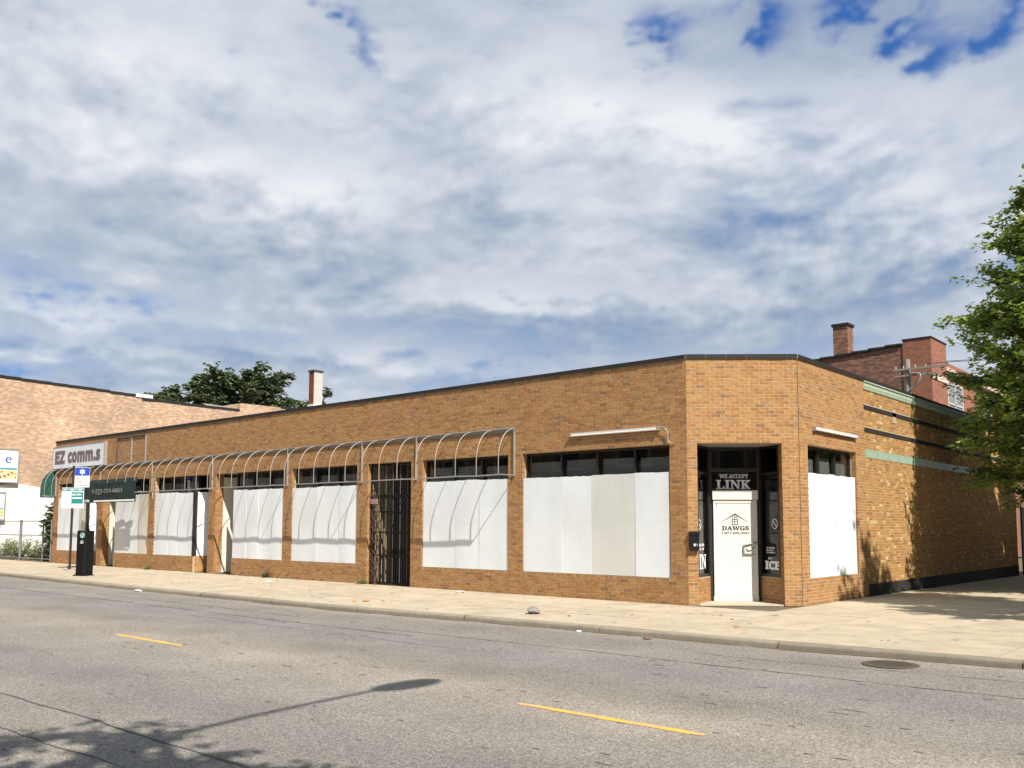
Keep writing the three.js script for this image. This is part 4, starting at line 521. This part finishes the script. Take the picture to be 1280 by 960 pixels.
{ // chain-link fence across the vacant lot
  const t = thing('chain_link_fence', 'grey chain link fence with pipe rails across the weedy vacant lot', 'fence'); const y1 = 1.78, z = -0.12, steel = std({ color: lin(0.22, 0.225, 0.225), metalness: 0.4, roughness: 0.55 });
  for (const x of [-31.35, -32.2, -34.65, -37.2, -39.8]) part('post', rod(V(x, 0, z), V(x, y1 + 0.06, z), x === -34.65 ? 0.06 : 0.035, 8), steel, t); for (const y of [y1, 0.12, 1.15]) part('rail', rod(V(-39.8, y, z), V(-31.35, y, z), 0.024, 6), steel, t);
  const m = new MB(), w = 0.0016, h = y1 - 0.14; for (let x = -39.8; x < -31.4; x += 0.075) for (const s of [-1, 1]) { const x2 = Math.min(-31.36, Math.max(-39.8, x + s * h)), yy = 0.13 + Math.abs(x2 - x); m.quad(V(x - w, 0.13, z + s * 0.004), V(x + w, 0.13, z + s * 0.004), V(x2 + w, yy, z + s * 0.004), V(x2 - w, yy, z + s * 0.004), [[0, 0], [1, 0], [1, 1], [0, 1]]); }
  const o = part('wire_mesh', m.geo(), steel, t); o.userData.kind = 'stuff'; }

// ---------------------------------------------------------------- trees and weeds
const leafMat = (o = {}) => new THREE.MeshPhysicalMaterial({ vertexColors: true, roughness: 0.75, transmission: 0.48, thickness: 0, side: THREE.DoubleSide, ...o });
const leafGreen = leafMat();
class Leaves {
  constructor() { this.p = []; this.c = []; }
  leaf(at, size, tone, droop = 0.5) {
    const yaw = rr(0, 6.283), tip = V(Math.cos(yaw), rr(-droop - 0.35, 0.35), Math.sin(yaw)).normalize(), sideV = V(0, 0, 0).crossVectors(tip, V(rr(-0.5, 0.5), 1, rr(-0.5, 0.5))).normalize(), up = V(0, 0, 0).crossVectors(sideV, tip).multiplyScalar(rr(-0.12, 0.28) * size), k = rr(0.75, 1.25), col = [tone[0] * k * rr(0.9, 1.15), tone[1] * k, tone[2] * k * rr(0.8, 1.1)];
    const w = size * rr(0.32, 0.46), A = at, T = A.clone().addScaledVector(tip, size), L1 = A.clone().addScaledVector(tip, size * 0.42).addScaledVector(sideV, w).add(up), R1 = A.clone().addScaledVector(tip, size * 0.42).addScaledVector(sideV, -w).add(up);
    for (const q of [A, R1, T, A, T, L1]) { this.p.push(q.x, q.y, q.z); this.c.push(...col); }
  }
  geo() { const g = new THREE.BufferGeometry(); g.setAttribute('position', new THREE.Float32BufferAttribute(this.p, 3)); g.setAttribute('color', new THREE.Float32BufferAttribute(this.c, 3)); g.setAttribute('uv', new THREE.Float32BufferAttribute(new Float32Array(this.p.length / 3 * 2), 2)); g.computeVertexNormals(); return g; }
}
// a tree: trunk, limbs reaching for points in the envelope r(y), twigs with leaves along them
function tree(label, group, x, z, o) {
  const t = thing('street_tree', label, 'tree', group), { h, fork, radius, limbs, sprays, leaves, size, tones, trunkR = 0.17, y0 = 0, only } = o; t.position.set(x, y0, z); if (o.seed) seed = o.seed;
  const wood = new MB(), lv = new Leaves();
  const lean = V(rr(-0.3, 0.3), 0, rr(-0.3, 0.3)), spine = (y) => V(lean.x * y / h + Math.sin(y * 0.8) * 0.07, y, lean.z * y / h + Math.cos(y * 0.7) * 0.07);
  part('trunk', (() => { const m = new MB(); for (let k = 0; k < 6; k++) { const a = k / 6 * h * 0.85, b = (k + 1) / 6 * h * 0.85; m.add(rod(spine(a), spine(b), trunkR * (1 - a / h) + 0.015, 9, trunkR * (1 - b / h) + 0.015)); } return m.geo(); })(), M.bark, t);
  for (let i = 0; i < limbs; i++) {
    const y = lerp(fork, h * 0.93, (i + rr(0, 0.8)) / limbs), r = radius(y) * rr(0.66, 1.03), az = i * 2.39996 + rr(-0.3, 0.3); if (only && !only(az)) continue;
    const base = spine(Math.max(fork * 0.8, y - r * rr(0.3, 0.6))), end = spine(y).add(V(Math.cos(az) * r, rr(-0.2, 0.5), Math.sin(az) * r)), mid = base.clone().lerp(end, 0.5).add(V(rr(-0.2, 0.2), rr(0.1, 0.45), rr(-0.2, 0.2)));
    const curve = new THREE.QuadraticBezierCurve3(base, mid, end), rad = 0.012 + 0.016 * r; wood.add(new THREE.TubeGeometry(curve, 6, rad, 5, false));
    const n = Math.max(3, Math.round(sprays * (0.4 + r / 3)));
    for (let k = 0; k < n; k++) {
      const s = Math.pow(rr(0.06, 1), 0.7), p0 = curve.getPoint(s), dir = curve.getTangent(s).add(V(rr(-0.9, 0.9), rr(-0.35, 0.55), rr(-0.9, 0.9))).normalize(), len = rr(0.45, 1.15) * (0.55 + 0.12 * r) * (k > n * 0.85 ? 1.25 : 1), p1 = p0.clone().addScaledVector(dir, len).add(V(0, -rr(0, 0.22) * len, 0));
      wood.add(rod(p0, p1, 0.009, 3, 0.003));
      const tone = pick(tones);
      for (let q = 0; q < leaves; q++) { const w = Math.pow(rnd(), 0.8), at = p0.clone().lerp(p1, w).add(V(rr(-1, 1), rr(-0.6, 0.6), rr(-1, 1)).multiplyScalar(0.17 * (1.15 - w * 0.5))); lv.leaf(at, size * rr(0.65, 1.2), tone); }
    }
  }
  part('limbs', wood.geo(), M.bark, t); part('crown', lv.geo(), o.mat || leafGreen, t);
  return t;
}
const prof = (l) => (y) => { for (let i = 1; i < l.length; i++) if (y <= l[i][0]) { const [a, p] = l[i - 1], [b, q] = l[i]; return lerp(p, q, Math.max(0, (y - a) / (b - a))); } return 0.1; };
const fresh = [[0.3, 0.42, 0.05], [0.36, 0.48, 0.065], [0.24, 0.36, 0.045], [0.42, 0.52, 0.09], [0.18, 0.28, 0.04]], dusky = [[0.055, 0.1, 0.025], [0.075, 0.13, 0.03], [0.045, 0.08, 0.022], [0.1, 0.16, 0.035]];
tree('leafy green street tree overhanging the long side wall of the store', 'street trees beside the store', 6.9, -11.4, { seed: 2024, h: 13.0, fork: 2.6, radius: prof([[0, 3.2], [2.8, 3.9], [4.2, 4.7], [6.3, 4.5], [8, 4.0], [10, 3.1], [11.6, 2.0], [13, 0.3]]), limbs: 280, sprays: 24, leaves: 36, size: 0.145, tones: fresh, trunkR: 0.2 });
tree('street tree farther along the side street near the alley gate', 'street trees beside the store', 7.3, -18.4, { seed: 77, h: 11, fork: 2.6, radius: prof([[0, 1.5], [3.2, 3.0], [5.5, 3.5], [8, 2.8], [11, 0.3]]), limbs: 110, sprays: 20, leaves: 26, size: 0.17, tones: fresh, trunkR: 0.17 });
tree('street tree on the corner by the kerb shading the sidewalk beside the flank window', 'street trees beside the store', 11.6, -1.7, { seed: 91, h: 11.9, fork: 3.0, radius: prof([[0, 1.5], [3.4, 2.4], [5.5, 3.2], [7.5, 2.9], [10, 1.6], [11.9, 0.3]]), limbs: 80, sprays: 18, leaves: 26, size: 0.16, tones: fresh, trunkR: 0.16 });
tree('street tree on the opposite sidewalk next to the street lamp', 'street trees across the road', 10.9, 18.1, { seed: 313, h: 9.2, fork: 4.2, radius: prof([[0, 1], [4.2, 2.0], [6, 3.3], [8, 2.9], [9.2, 0.4]]), limbs: 60, sprays: 20, leaves: 24, size: 0.17, tones: fresh, trunkR: 0.16 });
const farLeaf = (label, x, z, y0, o) => tree(label, 'trees behind the buildings', x, z, { limbs: 46, sprays: 10, leaves: 22, size: 0.34, tones: dusky, trunkR: 0.3, y0, ...o });
farLeaf('broad dark green tree rising behind the tan brick building', -52.5, -22.6, 0, { seed: 555, h: 14.6, fork: 6, limbs: 90, sprays: 16, radius: prof([[0, 3], [8, 4.0], [10.5, 4.5], [12.5, 3.9], [14, 1.8], [14.6, 0.4]]) });
farLeaf('low bushy end of the tree row showing left above the tan brick parapet', -55.4, -18.9, 0, { h: 13.4, fork: 6, limbs: 40, radius: prof([[0, 2], [9, 3], [11.8, 2.8], [13.6, 0.5]]), tones: [[0.09, 0.15, 0.035], [0.07, 0.12, 0.03]] });
farLeaf('sparse treetop peeking out beside the slender chimney', -39.2, -20.2, 0, { h: 10.9, fork: 6, limbs: 22, sprays: 5, radius: prof([[0, 1], [8.5, 2.2], [10, 1.5], [10.9, 0.3]]), size: 0.3 });
// weeds of the vacant lot
function weed(label, x, z, h, r, n, size, tones, group) { const t = thing('weed_bush', label, 'weeds', group), lv = new Leaves(), st = new MB(); t.position.set(x, 0.005, z); for (let k = 0; k < n; k++) { const a = rr(0, 6.283), q = r * Math.sqrt(rnd()), hh = h * rr(0.45, 1), top = V(Math.cos(a) * q, hh, Math.sin(a) * q), b = V(Math.cos(a) * q * 0.3, 0, Math.sin(a) * q * 0.3); st.add(rod(b, top, 0.008, 3, 0.003)); const tone = pick(tones); for (let j = 0; j < 16; j++) lv.leaf(b.clone().lerp(top, rr(0.1, 1)).add(V(rr(-0.09, 0.09), 0, rr(-0.09, 0.09))), size * rr(0.6, 1.3), tone); } part('stems', st.geo(), M.bark, t); part('leaves', lv.geo(), leafGreen, t); return t; }
const weedTones = [[0.16, 0.24, 0.05], [0.22, 0.28, 0.08], [0.12, 0.19, 0.04], [0.3, 0.3, 0.12]];
for (const [x, z, h, r] of [[-39, -0.9, 0.95, 0.7], [-37.9, -1.3, 1.1, 0.8], [-36.8, -0.8, 0.85, 0.7], [-35.8, -1.2, 1.0, 0.7], [-34.7, -0.9, 0.7, 0.6], [-33.9, -1.4, 1.15, 0.6], [-33.2, -0.7, 0.75, 0.5], [-32.5, -1.2, 0.7, 0.5]]) weed('pale green weeds growing behind the chain link fence', x, z, h, r, 34, 0.11, weedTones, 'weeds behind the fence');
weed('tall dark leafy weed tree growing against the end of the store', -31.9, -0.5, 2.7, 0.5, 60, 0.24, dusky);
for (const [x, label] of [[-14.9, 'dry dark weeds along the foot of the brick sill below the awning'], [-22.4, 'small yellow green tuft at the foot of a brick pier'], [-10.25, 'small green tuft beside the barred gate']]) weed(label, x, 0.1, x === -14.9 ? 0.22 : 0.14, x === -14.9 ? 0.1 : 0.08, 10, 0.05, x === -14.9 ? [[0.06, 0.05, 0.03], [0.1, 0.09, 0.04]] : weedTones);
if (true) { const m = new MB(); for (let k = 0; k < 24; k++) { const x = -16.4 + k * 0.1; m.add(rod(V(x, 0, 0.06 + rr(0, 0.08)), V(x + rr(-0.25, 0.25), rr(0.03, 0.16), 0.05 + rr(0, 0.12)), 0.008, 3, 0.003)); } solo('dead_stalks', m.geo(), M.bark, 'dead brown stalks lying along the wall foot below the awning', 'weeds').userData.kind = 'stuff'; }
// litter
const litterMats = { orange: std({ color: lin(0.5, 0.16, 0.03), roughness: 0.8 }), white: INK.white, brown: std({ color: lin(0.16, 0.1, 0.06), roughness: 0.9 }), grey: std({ color: lin(0.25, 0.24, 0.22), roughness: 0.95, bumpMap: rep(bumpMap, 5), bumpScale: 0.01 }), blue: INK.blue };
function scrap(x, z, s, m, label, flat = 0.18) { const g = new THREE.IcosahedronGeometry(s, 1), p = g.attributes.position; for (let i = 0; i < p.count; i++) { const q = V(p.getX(i), p.getY(i), p.getZ(i)), k = 1 + fbm(q.x / s * 0.9 + x, q.y / s + z, q.z / s * 0.9, 2) * 0.55; p.setXYZ(i, q.x * k, q.y * k * flat, q.z * k * 0.7); } g.computeVertexNormals(); const o = solo(flat > 0.3 ? 'broken_lump' : 'litter_scrap', g, m, label, 'litter'); const ground = z < KERB ? paveY(x, z) : roadY(x, z); o.position.set(x, ground + s * flat * 0.8, z); o.rotation.y = rr(0, 6); }
scrap(-1.38, 3.3, 0.17, litterMats.grey, 'grey lump of broken concrete lying on the sidewalk near the kerb', 0.4);
scrap(-6.12, 3.4, 0.1, litterMats.orange, 'larger crumpled orange wrapper on the sidewalk'); scrap(-5.9, 3.1, 0.05, litterMats.brown, 'tiny brown scrap beside the orange wrapper'); scrap(-6.35, 3.55, 0.06, litterMats.orange, 'small orange scrap next to the crumpled wrapper');
scrap(-6.1, 0.45, 0.12, litterMats.white, 'flat white paper at the foot of the sill under the awning end'); scrap(-14.2, 4.55, 0.13, litterMats.white, 'white paper scraps lying in the gutter'); scrap(1.95, 4.62, 0.1, litterMats.brown, 'brown leaf heap in the gutter near the corner'); scrap(0.6, 4.55, 0.06, litterMats.white, 'white scrap in the gutter near the corner'); scrap(2.6, 3.0, 0.05, litterMats.orange, 'tiny reddish scrap on the sidewalk near the corner door'); scrap(-13.1, 1.2, 0.1, litterMats.white, 'white paper flat on the sidewalk below the third window from the barred gate');
for (let i = 0; i < 26; i++) { const x = rr(-16, 8), z = rr(0.5, 4.1); scrap(x, z, rr(0.02, 0.045), litterMats.brown, 'dry brown leaf scrap lying on the sidewalk slabs', 0.15); scene.children[scene.children.length - 1].userData.group = 'leaf scraps on the sidewalk'; }
scene.traverse((o) => { if (o.isMesh) { o.castShadow = true; o.receiveShadow = true; } });
renderer.render(scene, camera);
